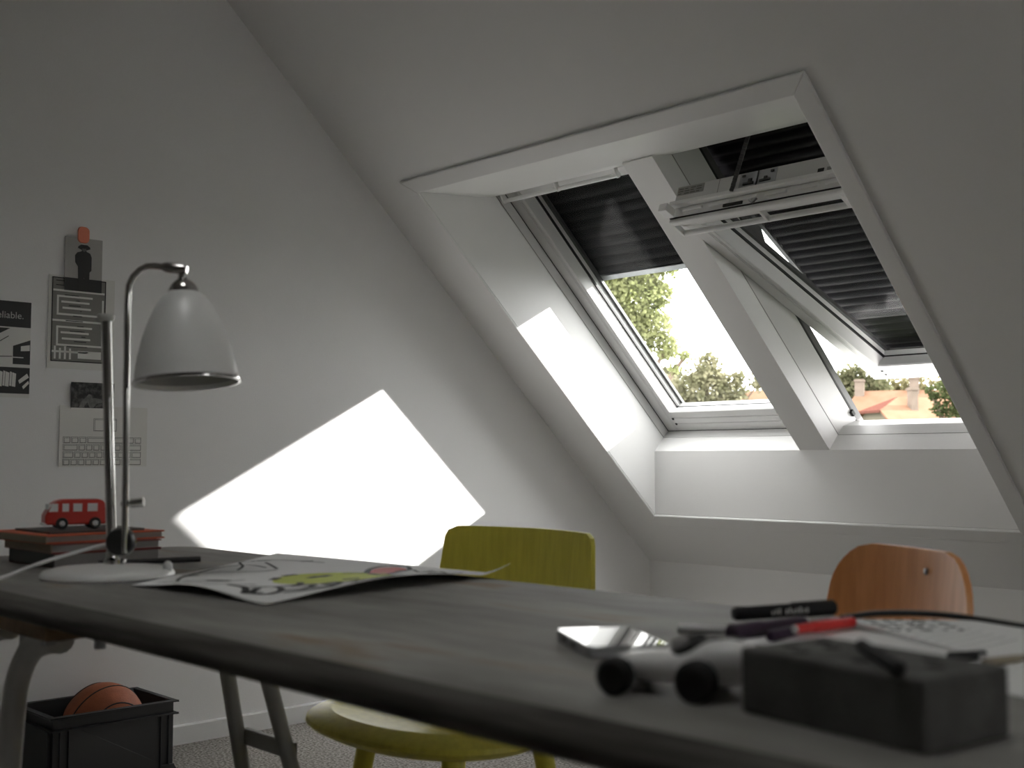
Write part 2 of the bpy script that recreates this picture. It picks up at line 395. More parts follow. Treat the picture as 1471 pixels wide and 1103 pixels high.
# ------------------------------------------------------------------ roof windows
def frame_parts(root, xa, xb):
    fr = MB(W)
    fr.box((xa - .029, 0.47, 0.289), (xa, 1.96, 0.43)); fr.box((xb, 0.47, 0.289), (xb + .029, 1.96, 0.43))
    fr.prism([(0.43, 0.289), (0.529, 0.289), (0.521, 0.345), (0.462, 0.43), (0.43, 0.43)], 0, xa - .029, xb + .029)
    fr.prism([(1.916, 0.289), (1.99, 0.289), (1.99, 0.43), (1.944, 0.43)], 0, xa - .029, xb + .029)
    fr.build('frame', PVC, root)
    for x0_, x1_ in ((xa - .003, xa + .002), (xb - .002, xb + .003)): MB(W).box((x0_, 0.49, 0.427), (x1_, 1.95, 0.436)).build('frame_gasket', GASK, root)
    for x in (xa - .030, xb + .002): MB(W).box((x, 0.40, 0.432), (x + .028, 1.98, 0.470)).build('outer_cladding', DKALU, root)
    for x0_, x1_ in ((xa - .001, xa + .0006), (xb - .0006, xb + .001)): MB(W).box((x0_, .525, .290), (x1_, 1.917, .2935)).build('frame_seam', PVCG, root)
def sash_parts(root, T, xa, xb, opened):
    """closed coordinates: bottom edge s .523, top 1.905, room face n .336"""
    top = 1.915
    L = [(xa, .336), (xa + .047, .336), (xa + .0485, .340), (xa + .050, .336), (xa + .055, .336), (xa + .0565, .340), (xa + .058, .336), (xa + .070, .336), (xa + .073, .339), (xa + .075, .395), (xa + .075, .42), (xa + .020, .42), (xa, .39)]
    sprism(MB(T), L, .523, top).build('sash_stile', PVC, root)
    sprism(MB(T), [(xa + xb - p[0], p[1]) for p in L][::-1], .523, top).build('sash_stile', PVC, root)
    # bottom rail, running between the stiles
    br = [(.523, .336), (.563, .336), (.566, .343), (.569, .336), (.596, .337), (.599, .345), (.602, .337), (.634, .339), (.637, .345), (.612, .395), (.612, .42), (.535, .42), (.523, .39)]
    r = MB(T); r.prism(br, 0, xa + .070, xb - .070); r.build('sash_bottom_rail', PVC, root)
    for x in (xa + .066, xb - .074):
        for q in (.560, .592): MB(T).box((x, q, .334), (x + .008, q + .011, .342)).build('rail_end_plug', GASK, root)
    q = MB(T); q.prism([(top - .075, .345), (top - .02, .336), (top, .345), (top, .425), (top - .06, .42), (top - .085, .395)], 0, xa + .02, xb - .02)
    q.build('sash_top_rail', PVC, root)
    for x in (xa + .074, xb - .081): MB(T).box((x, .615, .389), (x + .007, top - .08, .3975)).build('glazing_gasket', GASK, root)
    MB(T).box((xa + .075, .606, .389), (xb - .075, .614, .3975)).build('glazing_gasket', GASK, root)
    MB(T).box((xa + .070, .600, .3975), (xb - .070, top - .07, .412)).build('pane', GLASS, root)
    for a, b, c_, d in ((xa + .022, .60, xa + .088, top), (xb - .088, .60, xb - .022, top), (xa + .022, .537, xb - .022, .60)):
        MB(T).box((a, b, .4205), (c_, d, .434)).build('sash_cladding', DKALU, root)
    if opened:
        for x in (xa - .0012, xb - .0002): MB(T).box((x, .524, .338), (x + .0014, top, .388)).build('toned_strip', TONED, root)  # grey strips added to tone down the overlit white sash edges
        MB(T).box((xa, .5215, .338), (xb, .5229, .388)).build('toned_strip', TONED, root)
    # ventilation flap with its control bar
    if opened:
        MB(T).box((xa + .012, 1.86, .372), (xb - .012, 1.936, .432)).build('top_casing', PVC, root, bevel=.002)
        MB(T).box((xa, 1.90, .357), (xb, 1.947, .3715)).build('ledge', LACQ, root, bevel=.0015)
        MB(T).box((xa - .012, 1.93, .318), (xa + .022, 1.980, .346)).build('hinge_cover', LACQ, root, bevel=.002)
        MB(T).box((xa + .01, 1.86, .320), (xb - .01, 1.924, .357)).build('flap_trough', LACQ, root, bevel=.002)
        for i in range(6):
            x = xa + .05 + i * .108
            MB(T).box((x, 1.9235, .336), (x + .080, 1.931, .348)).build('vent_slot_cover', LACQ, root, bevel=.003)
        hx0, hx1 = xa - .002, xa + .640
        bar = MB(T); bar.prism([(1.900, .301), (1.921, .301), (1.925, .305), (1.923, .317), (1.900, .319)], 0, hx0, hx1 + .02)
        bar.build('flap_bar', LACQ, root, bevel=.002)
        MB(T).box((hx0, 1.88, .317), (hx1 + .02, 1.9265, .3195)).build('flap_seam', GASK, root)
        rz, s1, n1 = (1.842, .307), 1.915, .310
    else:
        hx0, hx1 = X0 + .022, .866
        bar = MB(T); bar.prism([(1.905, .292), (1.922, .292), (1.927, .297), (1.925, .310), (1.905, .312)], 0, hx0, hx1)
        bar.build('flap_bar', LACQ, root, bevel=.002)
        MB(T).box((hx0, 1.895, .310), (hx1, 1.925, .345)).build('flap_back', PVC, root)
        rz, s1, n1 = (1.876, .293), 1.917, .300
    rr_ = .0105 if opened else .0085
    rod = MB(T); rod.tube([(hx0 + .006, rz[0], rz[1]), (hx1 - .006, rz[0], rz[1])], rr_, 16)
    rod.build('control_rod', LACQ, root, smooth='auto')
    for x in (hx0, hx0 + (.34 if opened else .29), hx1 - .010):
        bk = MB(T)
        bk.prism([(rz[0] - .011, rz[1] + .002), (rz[0] - .008, rz[1] - .008), (rz[0] + .004, rz[1] - .012), (s1 - .01, n1 - .010), (s1 + .004, n1 - .006), (s1 + .004, n1 + .006), (s1 - .012, n1 + .010), (rz[0] + .012, rz[1] + .009), (rz[0] - .004, rz[1] + .011)], 0, x, x + .010)
        bk.build('rod_bracket', LACQ, root, bevel=.0015)
    if opened:
        P = MB(T).box((1.400, 1.936, .374), (1.540, 1.9385, .428)).build('lock_plate', ALU, root, bevel=.001)
        for x0, x1, n0, n1 in ((1.410, 1.422, .413, .421), (1.518, 1.530, .413, .421), (1.4685, 1.4715, .374, .428), (1.418, 1.458, .383, .392), (1.480, 1.522, .385, .393), (1.436, 1.450, .392, .404), (1.496, 1.508, .393, .402)):
            MB(T).box((x0, 1.9385, n0), (x1, 1.943, n1)).build('latch', KNOB, P, bevel=.001)
        S2 = MB(T).box((xa + .016, 1.936, .396), (xa + .125, 1.9368, .428)).build('rating_label', mat('label_grey', (0.36, 0.36, 0.35), .5), root)
        ln = MB(T)
        for j in range(3):
            for i in range(4):
                ln.box((xa + .020 + i * .025, 1.9368, .400 + j * .009), (xa + .020 + i * .025 + (.020 if (i + j) % 3 else .013), 1.9372, .4035 + j * .009))
        ln.build('label_print', INKG, S2)
        MB(T).box((1.690, 1.936, .377), (1.712, 1.938, .391)).build('end_slot', GASK, root, bevel=.003)
        MB(T).box((1.722, 1.936, .380), (1.770, 1.938, .391)).build('end_slot', PVCG, root, bevel=.003)
        MB(T).box((xa + .185, 1.936, .374), (xa + .187, 1.9366, .430)).build('casing_seam', PVCG, root)
        MB(T).box((xa + .215, 1.9235, .325), (xa + .29, 1.928, .335)).build('grille', GASK, root)
        MB(T).tube([(xa + .32, 1.932, .330), (xa + .335, 1.932, .318), (xa + .35, 1.932, .330)], .004, 8).build('catch', STEEL, root, smooth='auto')
    else:
        for q in ((xa - .0015, .523, xa + .0008), (xb - .0008, .523, xb + .0015)):
            MB(T).box((q[0], q[1], .334), (q[2], top, .3362)).build('gap_shade_strip', GASK, root)  # dark strips laid in as the shade of the gap around the sash
        MB(T).box((xa, .5185, .333), (xb, .5235, .3362)).build('gap_shade_strip', GASK, root)
w1 = empty('window_1', W((.62, .5, .3)), kind='structure', label='closed left roof window, its dark shutter half lowered')
frame_parts(w1, X0, XP0)
sash_parts(w1, W, X0 + .002, XP0 - .002, False)
w2 = empty('window_2', W((1.49, .5, .3)), kind='structure', label='open right roof window with tilted sash and closed shutter')
frame_parts(w2, XP1, X1)
sash_parts(w2, WR, XP1 + .004, X1 - .004, True)
MB(WR).box((1.150, .508, .36), (1.178, .524, .40)).build('hinge_stop', GASK, w2)
MB(W).box((XP1 + .001, .50, .415), (XP1 + .012, .525, .43)).build('corner_block', GASK, w2)
mb = MB(W)
cpts = [(1.40 - .012 * i, 0, 0) for i in range(2)]
# opener chain: small links from the frame head down to the sash
ch = MB()
pa = W((1.447, 1.932, .33)); pb = WR((1.386, 1.950, .362))
nl = 26
for i in range(nl):
    p = pa.lerp(pb, (i + .5) / nl); d = (pb - pa).normalized()
    q = d.to_track_quat('Z', 'Y').to_matrix().to_4x4(); Mx = Matrix.Translation(p) @ q
    hw = .0075 if i % 2 else .005
    ch.box((-hw, -.006, -(pb - pa).length / nl * .46), (hw, .006, (pb - pa).length / nl * .46), Mx)
ch.build('opener_chain', DKALU, w2)

# roller shutters
def shutter(name, T, xa, xb, s0, s1, label):
    root = empty(name, T((0.5 * (xa + xb), s0, 0)), label=label, cat='shutter')
    prof = []; p = .046; n = int((s1 - s0) / p); p = (s1 - s0) / n
    out = []
    for i in range(n):
        for k in range(6):
            u = k / 6.0
            h = .0085 * sin(pi * min(u / .82, 1.0)) if u < .82 else -.002
            prof.append((s0 + (i + u) * p, -h))
    prof.append((s1, 0.0))
    out = [(q[0], q[1] + .012) for q in reversed(prof)]
    m = MB(T); vs = []; 
    for x in (xa + .01, xb - .01):
        vs += [(x, a, b) for a, b in prof]
    N = len(prof)
    vs2 = []
    for x in (xa + .01, xb - .01):
        vs2 += [(x, a, b + .006) for a, b in prof]
    fs = [(i, i + 1, N + i + 1, N + i) for i in range(N - 1)]
    fs2 = [(2 * N + i + N, 2 * N + N + i + 1, 2 * N + i + 1, 2 * N + i) for i in range(N - 1)]
    side = [(i, 2 * N + i, 2 * N + i + 1, i + 1) for i in range(N - 1)] + [(N + i + 1, 3 * N + i + 1, 3 * N + i, N + i) for i in range(N - 1)]
    m.add(vs + vs2, fs + fs2 + side)
    m.build('slat_curtain', SHUT, root, smooth='auto')
    return root
r1 = shutter('roller_shutter', lambda p: W((p[0], p[1], p[2] + .447)), X0 + .015, XP0 + .01, 1.345, 1.965, 'dark ribbed roller shutter lowered halfway outside the closed left roof window')
MB(W).box((X0 + .025, 1.322, .436), (XP0, 1.347, .452)).build('bottom_bar', ALU, r1, bevel=.002)
for x_ in (X0, XP0 - .015): MB(W).box((x_, .47, .471), (x_ + .016, 1.98, .490)).build('guide_rail', GUIDE, r1)
MB(W).box((X0 - .01, 1.955, .432), (XP0 + .01, 2.12, .53)).build('top_box', DKALU, r1, bevel=.01)
SA, SB = (1.965, .452), (0.345, .805)
sl = math.hypot(SA[0] - SB[0], SA[1] - SB[1]); ud = ((SA[0] - SB[0]) / sl, (SA[1] - SB[1]) / sl)
def WS(p):
    x, s, n = p
    return W((x, SB[0] + ud[0] * s - ud[1] * n, SB[1] + ud[1] * s + ud[0] * n))
r2 = shutter('roller_shutter', WS, 1.075, 1.90, 0.0, sl, 'dark ribbed roller shutter fully lowered behind the tilted sash of the open window')
for x_ in (1.07, 1.892): MB(WS).box((x_, 0, -.012), (x_ + .017, sl, .035)).build('guide_rail', DKALU, r2)
MB(W).prism([(1.965, .470), (1.965, .50), (1.37, .580), (1.185, .515), (1.185, .470)], 0, 1.066, 1.0695).build('side_panel', DKALU, r2)
MB(W).box((1.08, 1.96, .432), (1.90, 2.12, .53)).build('top_box', DKALU, r2, bevel=.01)
MB(WS).box((1.08, -.02, -.004), (1.90, .012, .018)).build('bottom_bar', DKALU, r2, bevel=.002)

# unseen window added in wall_right for fill light from the right
w3 = empty('fill_window', (XR + .1, (WY0 + WY1) / 2, WZ0), kind='structure', label='added unseen white framed window in the far right wall')
mb = MB()
for y in (WY0, (WY0 + WY1) / 2 - .03, WY1 - .06): mb.box((XR + .06, y, WZ0), (XR + .14, y + .06, WZ1))
mb.box((XR + .06, WY0, WZ0), (XR + .14, WY1, WZ0 + .06)).box((XR + .06, WY0, WZ1 - .06), (XR + .14, WY1, WZ1))
mb.build('fill_frame', PVC, w3)
MB().box((XR + .098, WY0 + .05, WZ0 + .05), (XR + .102, WY1 - .05, WZ1 - .05)).build('pane', GLASS, w3)

# ------------------------------------------------------------------ table
TZ = 0.75
def rounded_rect(x0, x1, y0, y1, r, n=6):
    pts = []
    for cx, cy, a in ((x1 - r, y1 - r, 0), (x0 + r, y1 - r, 90), (x0 + r, y0 + r, 180), (x1 - r, y0 + r, 270)):
        for k in range(n + 1):
            t = radians(a + 90 * k / n); pts.append((cx + r * cos(t), cy + r * sin(t)))
    return pts
def slab(outline_fn, levels):
    """stack of outlines: outline_fn(inset) -> pts ; levels [(inset, z)]"""
    mb = MB(); n = None; vs = []; fs = []
    for i, (ins, z) in enumerate(levels):
        pts = outline_fn(ins); n = len(pts)
        vs += [(p[0], p[1], z) for p in pts]
        if i:
            for k in range(n):
                fs.append(((i - 1) * n + k, (i - 1) * n + (k + 1) % n, i * n + (k + 1) % n, i * n + k))
    fs.append(tuple(range(n - 1, -1, -1))); fs.append(tuple(range((len(levels) - 1) * n, len(levels) * n)))
    mb.add(vs, fs); return mb
def tab_out(i): return rounded_rect(1.285 + i, 3.95 - i, 0.612 + i, 1.266 - i, max(.09 - i, .02), 8)
lv = []
for ins_, dz_ in ((.030, .037), (.012, .0355), (.003, .031), (.0, .025), (.001, .018), (.006, .0115), (.014, .0065), (.026, .003), (.040, .001), (.055, .0)):
    lv.append((ins_, TZ - dz_))
tb = slab(tab_out, lv).build('tabletop', TAB, smooth='auto', label='long grey weathered wooden tabletop with rounded edges on trestles', cat='table')
origin_to(tb, (2.6, .94, TZ - .037))
TEDGE = mat('dark_edge', (0.15, 0.142, 0.128), 0.7, nscale=9, col2=(0.055, 0.05, 0.045), thr=(0.35, 0.7), stretch=(0.5, 5, 9), spec=0.2)  # darker streaky tone for a band around the tabletop edge
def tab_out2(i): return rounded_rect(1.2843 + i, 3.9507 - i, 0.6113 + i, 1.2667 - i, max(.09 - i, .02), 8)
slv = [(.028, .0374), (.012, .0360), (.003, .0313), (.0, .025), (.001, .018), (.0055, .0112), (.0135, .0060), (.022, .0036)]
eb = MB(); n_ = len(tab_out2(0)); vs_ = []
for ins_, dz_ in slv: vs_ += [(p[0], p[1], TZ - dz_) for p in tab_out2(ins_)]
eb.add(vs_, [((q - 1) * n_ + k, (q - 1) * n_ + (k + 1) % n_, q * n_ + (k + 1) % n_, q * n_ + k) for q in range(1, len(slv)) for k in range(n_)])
eb.build('edge_strip', TEDGE, tb, smooth='auto', label='darker edge of the tabletop')

def trestle(name, xc, label):
    t = empty(name, (xc, .94, 0), label=label, cat='trestle', group='trestles under the grey table')
    b = MB(); b.box((-.105, -.300, TZ - .0615), (.340, .27, TZ - .0375))
    b.build('cross_beam', BEAM, t, local=True, bevel=.004)
    for sx in (-1, 1):
        top = Vector((sx * .0555, .172, TZ - .060)); bot = Vector((sx * .128, .345, 0))
        m = MB(); m.tube([top, top.lerp(bot, .5), bot], [.0145, .0145, .0125], 14)
        m.build('leg', TRES, t, local=True, smooth='auto')
    for x in (-.045, .133):
        m = MB()
        m.tube(bez([(x + .165, -.262, TZ - .064), (x + .12, -.262, TZ - .072), (x + .060, -.262, TZ - .095), (x + .018, -.263, TZ - .150), (x + .002, -.264, TZ - .25), (x + .002, -.268, .40), (x + .012, -.280, .18), (x + .020, -.290, 0)], 5), [.017 + .004 * max(0, 1 - k / 12) for k in range(36)], 16)
        m.build('leg', TRESL, t, local=True, smooth='auto')
        gs = MB(); gs.prism([(TZ - .0615, x + .04), (TZ - .0615, x + .19), (TZ - .115, x + .045)], 1, -.270, -.256); gs.build('gusset', TRESL, t, local=True)
    r = MB(); r.box((-.085, .250, .395), (.085, .264, .425)); r.build('rung', TRES, t, local=True, bevel=.003)
    r = MB(); r.tube([(0, -.20, TZ - .07), (0, .17, TZ - .07)], .008, 8); r.build('tie_rod', TRES, t, local=True, smooth='auto')
    MB().box((.345, -.235, TZ - .076), (.353, -.222, TZ - .0615)).build('bracket', ALU, t, local=True); MB().box((.30, -.29, TZ - .070), (.315, -.275, TZ - .060)).build('bracket', ALU, t, local=True)
    return t
trestle('table_trestle', 1.705, 'grey-green splayed trestle carrying the left end of the table')

# ------------------------------------------------------------------ yellow chair
yc = empty('yellow_chair', (1.950, 1.435, 0), radians(0), label='lime yellow wooden chair with wide curved back behind the table', cat='chair')
m = MB(); m.lathe([(.001, .418), (.10, .419), (.150, .422), (.190, .432), (.214, .443), (.222, .450), (.220, .458), (.210, .465), (.180, .472), (.176, .4735), (.172, .4725), (.150, .468), (.10, .465), (.001, .464)], (-.028, -.035, 0), seg=56, sx=1.18, sy=.86, power=2.25)
m.build('seat', YEL, yc, local=True, smooth='auto')
for sx in (-1, 1):
    for sy in (-1, 1):
        l = MB(); l.tube([(sx * .118, sy * .105, .428), (sx * .145, sy * .135, .2), (sx * .185, sy * .180, 0)], [.0185, .0165, .011], 16)
        l.build('leg', YEL, yc, local=True, smooth='auto')
def curved_back(zb, zt, wb, wt, yoff, curve, th, cr, lean, nu=28, nv=16):
    """upright bent panel: width wb..wt, rounded upper corners of radius cr, curving toward -y at the sides"""
    mb = MB(); vs = []
    for side in (0, 1):
        for j in range(nv + 1):
            v = j / nv
            z = zb + (zt - zb) * (1 - (1 - v) ** 1.35)
            hw = .5 * (wb + (wt - wb) * (z - zb) / (zt - zb))
            d = zt - z
            if d < cr: hw -= cr - math.sqrt(max(cr * cr - (cr - d) ** 2, 0))
            for i in range(nu + 1):
                u = -1 + 2 * i / nu
                x = hw * u
                y = yoff - curve * (x / (.5 * wb)) ** 2 + lean * (z - zb) + (th if side else 0)
                vs.append((x, y, z))
    n1 = (nu + 1) * (nv + 1); fs = []
    for j in range(nv):
        for i in range(nu):
            a = j * (nu + 1) + i; b = a + 1; c = a + nu + 2; d = a + nu + 1
            fs.append((a, b, c, d)); fs.append((n1 + d, n1 + c, n1 + b, n1 + a))
        a = j * (nu + 1); fs.append((a, a + nu + 1, n1 + a + nu + 1, n1 + a))
        a = j * (nu + 1) + nu; fs.append((a + nu + 1, a, n1 + a, n1 + a + nu + 1))
    for i in range(nu):
        fs.append((i + 1, i, n1 + i, n1 + i + 1)); k = nv * (nu + 1) + i
        fs.append((k, k + 1, n1 + k + 1, n1 + k))
    return mb.add(vs, fs)
curved_back(.445, .795, .475, .405, .185, .075, .011, .022, .06).build('backrest', YEL, yc, local=True, smooth='auto')

# ------------------------------------------------------------------ wooden chair
wc = empty('wooden_chair', (2.67, 1.43, 0), radians(-28), label='orange-brown plywood chair with rounded back behind the right of the table', cat='chair')
o = curved_back(.56, .803, .395, .318, .175, .035, .010, .070, .10).build('backrest', OAK, wc, local=True, smooth='auto')
m = MB(); m.lathe([(.001, .452), (.17, .452), (.185, .456), (.187, .461), (.183, .465), (.16, .463), (.001, .460)], seg=48, sx=1.05, sy=1.0, power=3.6)
m.build('seat', OAK, wc, local=True, smooth='auto')
for sx in (-1, 1):
    l = MB(); l.tube([(sx * .16, .205, 0), (sx * .165, .185, .30), (sx * .15, .178, .45), (sx * .13, .190, .58), (sx * .115, .201, .68)], .010, 12); l.build('rear_leg', STEEL, wc, local=True, smooth='auto')
    l = MB(); l.tube([(sx * .18, -.18, 0), (sx * .165, -.15, .30), (sx * .15, -.13, .435), (sx * .155, .0, .442), (sx * .165, .178, .442)], .010, 12); l.build('front_leg', STEEL, wc, local=True, smooth='auto')
for x, z in ((.045, .773), (.045, .62)):
    y = .175 - .035 * (x / .1975) ** 2 + .10 * (z - .56)
    b = MB(); b.lathe([(.001, -.0035), (.0045, -.003), (.005, 0), (.005, .002)], (x, y, z), (0, 1, 0), 16); b.build('bolt', STEEL, wc, local=True, smooth='auto')

# ------------------------------------------------------------------ desk lamp
dl = empty('desk_lamp', (1.865, .808, TZ), label='grey-white desk lamp with bell shade on chrome arm at table left', cat='lamp')
LB = Vector((1.865, .808, TZ))
m = MB(); m.lathe([(.096, 0), (.099, .003), (.0985, .007), (.094, .012), (.080, .0155), (.05, .018), (.001, .019)], LB, seg=56)
m.build('base', LAMPW, dl, smooth='auto')
ctop = Vector((1.818, .817, 1.157)); cbot = Vector((1.843, .824, TZ + .015))
m = MB(); m.tube([cbot, ctop], .0078, 20); col_ = m.build('column', CHROME, dl, smooth='auto')
cd = (ctop - cbot).normalized()
m = MB(); m.lathe([(.0095, -.008), (.0125, -.004), (.0135, 0), (.0125, .003), (.001, .004)], ctop, cd, 24); m.build('column_cap', LAMPW, col_, smooth='auto')
m = MB(); m.lathe([(.013, 0), (.013, .01), (.010, .014), (.010, .022), (.008, .024)], cbot + Vector((0, 0, -.001)), cd, 24); m.build('column_foot', CHROME, col_, smooth='auto')
a0_ = Vector((1.873, .830, .786)); a1_ = Vector((1.889, .819, 1.15))
arc = [a0_, a0_.lerp(a1_, .5), a1_, Vector((1.8895, .8188, 1.165)), Vector((1.8905, .8190, 1.183)), Vector((1.892, .819, 1.199)), Vector((1.898, .823, 1.213)), Vector((1.906, .830, 1.223)), Vector((1.914, .838, 1.2285)), Vector((1.922, .846, 1.229)), Vector((1.931, .855, 1.2275))]
m = MB(); m.tube(arc, .0050, 16); arm = m.build('arm', CHROME, dl, smooth='auto')
m = MB(); m.tube([arc[-1], Vector((1.935, .860, 1.2268)), Vector((1.952, .879, 1.2238)), Vector((1.956, .883, 1.223))], [.0062, .0082, .0082, .006], 18); m.build('swivel_joint', CHROME, arm, smooth='auto')
hd = Vector((1.9515, .8795, 1.222))
m = MB(); m.tube([hd + Vector((0, 0, .006)), hd + Vector((0, 0, -.018))], .0050, 14); m.build('stem', CHROME, arm, smooth='auto')
rimc = Vector((1.9545, .890, 1.046)); sax = Vector((-.103, -.006, 1)).normalized(); rimc = Vector((1.952, .8795, 1.188)) - sax * .142
sp = [(.0785, 0), (.0795, .003), (.0780, .006), (.0757, .022), (.0710, .045), (.0635, .072), (.0545, .096), (.0435, .119), (.0330, .134), (.0225, .142)]
inn = [(r - .0022, h - .001) for r, h in sp[::-1]]
m = MB()
prof = sp + [(.001, .143)]
m.lathe(sp + [(.017, .142)], rimc, sax, 48)
m2 = MB()
def open_lathe(prof, o, ax, seg=48):
    mb = MB(); o = Vector(o); ax = Vector(ax).normalized()
    a = Vector((1, 0, 0)); a = (a - ax * a.dot(ax)).normalized(); b = ax.cross(a); vs = []
    for r, h in prof:
        for k in range(seg):
            t = 2 * pi * k / seg; vs.append(o + ax * h + (a * cos(t) + b * sin(t)) * r)
    fs = []
    for i in range(len(prof) - 1):
        for k in range(seg):
            k2 = (k + 1) % seg; fs.append((i * seg + k, i * seg + k2, (i + 1) * seg + k2, (i + 1) * seg + k))
    return mb.add(vs, fs)
sh = open_lathe(sp + inn, rimc, sax).build('lamp_shade', LAMPW, dl, smooth='auto')
m = MB(); 
ri = open_lathe([(.0775, .001), (.0775, -.001), (.0805, -.001), (.0812, .001), (.0805, .004), (.079, .005)], rimc, sax).build('rim', CHROME, sh, smooth='auto')
open_lathe([(.0762, .004), (.0720, .022), (.0660, .045), (.0575, .072), (.047, .096), (.035, .118), (.001, .13)], rimc, sax).build('inner_lining', LAMPIN, sh, smooth='auto')
m = MB(); m.lathe([(.0215, .139), (.0235, .1415), (.0225, .147), (.0195, .153), (.0145, .1585), (.0095, .1615), (.0068, .164), (.0062, .176), (.001, .178)], rimc, sax, 28); m.build('shade_holder', CHROME, sh, smooth='auto')
m = MB(); m.lathe([(.001, 0), (.012, .0), (.014, .01), (.024, .03), (.024, .035), (.018, .05), (.001, .058)], rimc + sax * .045, sax, 20); m.build('bulb', WPLAS, sh, smooth='auto')
# clamp knob, side bracket, switch
kn = Vector((1.857, .833, .803)); kax = Vector((.74, -.67, 0))
m = MB(); m.lathe([(.020, -.014), (.0215, -.011), (.0215, .0), (.0195, .004), (.014, .0055), (.001, .006)], kn - kax * -.012, kax, 28); K_ = m.build('clamp_knob', KNOB, dl, smooth='auto')
m = MB(); m.lathe([(.0225, -.012), (.0232, -.010), (.0225, -.008)], kn - kax * -.012, kax, 28); m.build('knob_ring', CHROME, K_, smooth='auto')
m = MB(); m.tube([(1.846, .822, .797), (1.872, .842, .797)], .008, 12); m.build('clamp_block', CHROME, dl, smooth='auto')
m = MB(); m.tube([(1.870, .825, .862), (1.886, .842, .862)], .0042, 12); m.tube([(1.880, .835, .863), (1.894, .850, .865)], .0075, 12); m.build('side_screw', CHROME, dl, smooth='auto')
m = MB(); m.lathe([(.004, 0), (.005, .006), (.0035, .010), (.001, .011)], (1.872, .828, TZ + .017), (0, 0, 1), 16); m.build('base_screw', CHROME, dl, smooth='auto')
m = MB(); m.lathe([(.006, 0), (.0072, .004), (.0068, .010), (.004, .014), (.001, .015)], (1.928, .874, TZ + .0105), (0, 0, 1), 20); m.build('switch', WPLAS, dl, smooth='auto')
m = MB()
m.tube(bez([(1.846, .815, .800), (1.835, .790, .793), (1.835, .745, .783), (1.85, .700, .774), (1.87, .655, .763), (1.875, .61, .748), (1.87, .585, .70), (1.86, .58, .60), (1.84, .60, .4)]), .0026, 8)
m.build('cord', WPLAS, dl, smooth='auto')

# ------------------------------------------------------------------ books
def book(x0, x1, y0, y1, z0, z1, cov, pages, label, rz=0, spine=None):
    cx_, cy_ = (x0 + x1) / 2, (y0 + y1) / 2
    t = empty('hardcover_book', (cx_, cy_, z0), radians(rz), label=label, cat='book')
    hx, hy, h = (x1 - x0) / 2, (y1 - y0) / 2, z1 - z0; c = .0022
    m = MB(); m.box((-hx, -hy, 0), (hx, hy, c)).box((-hx, -hy, h - c), (hx, hy, h))
    m.build('cover_boards', cov, t, local=True, bevel=.0008)
    MB().box((-hx, -hy - .0004, c * .4), (hx, -hy + c, h - c * .4)).build('spine', spine or cov, t, local=True, bevel=.0008)
    m = MB(); m.box((-hx + .004, -hy + c, c), (hx - .004, hy - .004, h - c)); m.build('page_block', pages, t, local=True)
    return t
book(1.470, 1.664, .806, .998, TZ, TZ + .0245, BKR, BKG, 'thick dark-spined hardcover book with maroon boards at the bottom of the stack', spine=BKK)
book(1.464, 1.668, .800, .996, TZ + .0245, TZ + .0405, BKR, BKG, 'beige-spined hardcover book in the middle of the stack', spine=BKB)
book(1.430, 1.655, .785, 1.005, TZ + .0405, TZ + .0545, BKO, PGS, 'orange hardcover book on top of the stack under the toy bus', 4, spine=BKB)
nb = MB().box((1.47, .815, TZ + .0545), (1.625, .985, TZ + .0585)).build('thin_booklet', BKK, bevel=.001, label='thin dark grey booklet lying on the orange book', cat='booklet')
origin_to(nb, (1.56, .90, TZ + .0545))
m = MB(); m.tube([(1.672, .880, TZ + .0055), (1.690, .945, TZ + .0055), (1.716, 1.045, TZ + .0055)], .0055, 12, flat=.9)
pc = m.build('spectacle_case', KNOB, smooth='auto', label='black slim pencil case lying behind the lamp base', cat='pencil case')
pc.name = 'pencil_case'; origin_to(pc, (1.69, .95, TZ))

# ------------------------------------------------------------------ toy bus
BZ = TZ + .0585
tbus = empty('toy_bus', (1.560, .884, BZ), radians(76), label='small red toy bus with white windows on top of the book stack', cat='toy')
L2, W2 = .052, .024
def busprof(i):
    return [(-L2 + i, .008), (-L2 + i, .024), (-L2 + .003 + i, .030), (-L2 + .012 + i, .044), (-L2 + .020 + i, .0495), (-L2 + .030, .052 - i), (L2 - .014, .052 - i), (L2 - .006 - i, .049), (L2 - .002 - i, .040), (L2 - i, .026), (L2 - i, .008)]
m = MB(); m.prism([(p[0], p[1]) for p in []] or [(0, 0), (1, 0), (1, 1)], 0, 0, 0) if False else None
def xzprism(mb, prof, y0, y1):
    n = len(prof); vs = [(p[0], y0, p[1]) for p in prof] + [(p[0], y1, p[1]) for p in prof]
    fs = [tuple(range(n)), tuple(range(2 * n - 1, n - 1, -1))] + [(i, (i + 1) % n, n + (i + 1) % n, n + i) for i in range(n)]
    return mb.add(vs, fs)
xzprism(m, busprof(0), -W2, W2); m.build('body', RED, tbus, local=True, bevel=.004, bseg=3)
PW = mat('bus_window', (0.75, 0.75, 0.75), .3); 
for sy in (-1, 1):
    for x0, x1 in ((-.046, -.031), (-.024, -.013), (-.006, .009), (.018, .035)):
        m = MB(); y = sy * (W2 + .0003)
        xzprism(m, [(x0 + (.005 if x0 < -.04 else 0), .045), (x1, .045), (x1, .031), (x0, .031)], min(y, y - sy * .001), max(y, y - sy * .001))
        m.build('window', PW, tbus, local=True, bevel=.001)
m = MB(); m.box((-L2 + .006, -W2 + .005, .031), (-L2 + .011, W2 - .005, .044)); m.build('windscreen', PW, tbus, local=True)
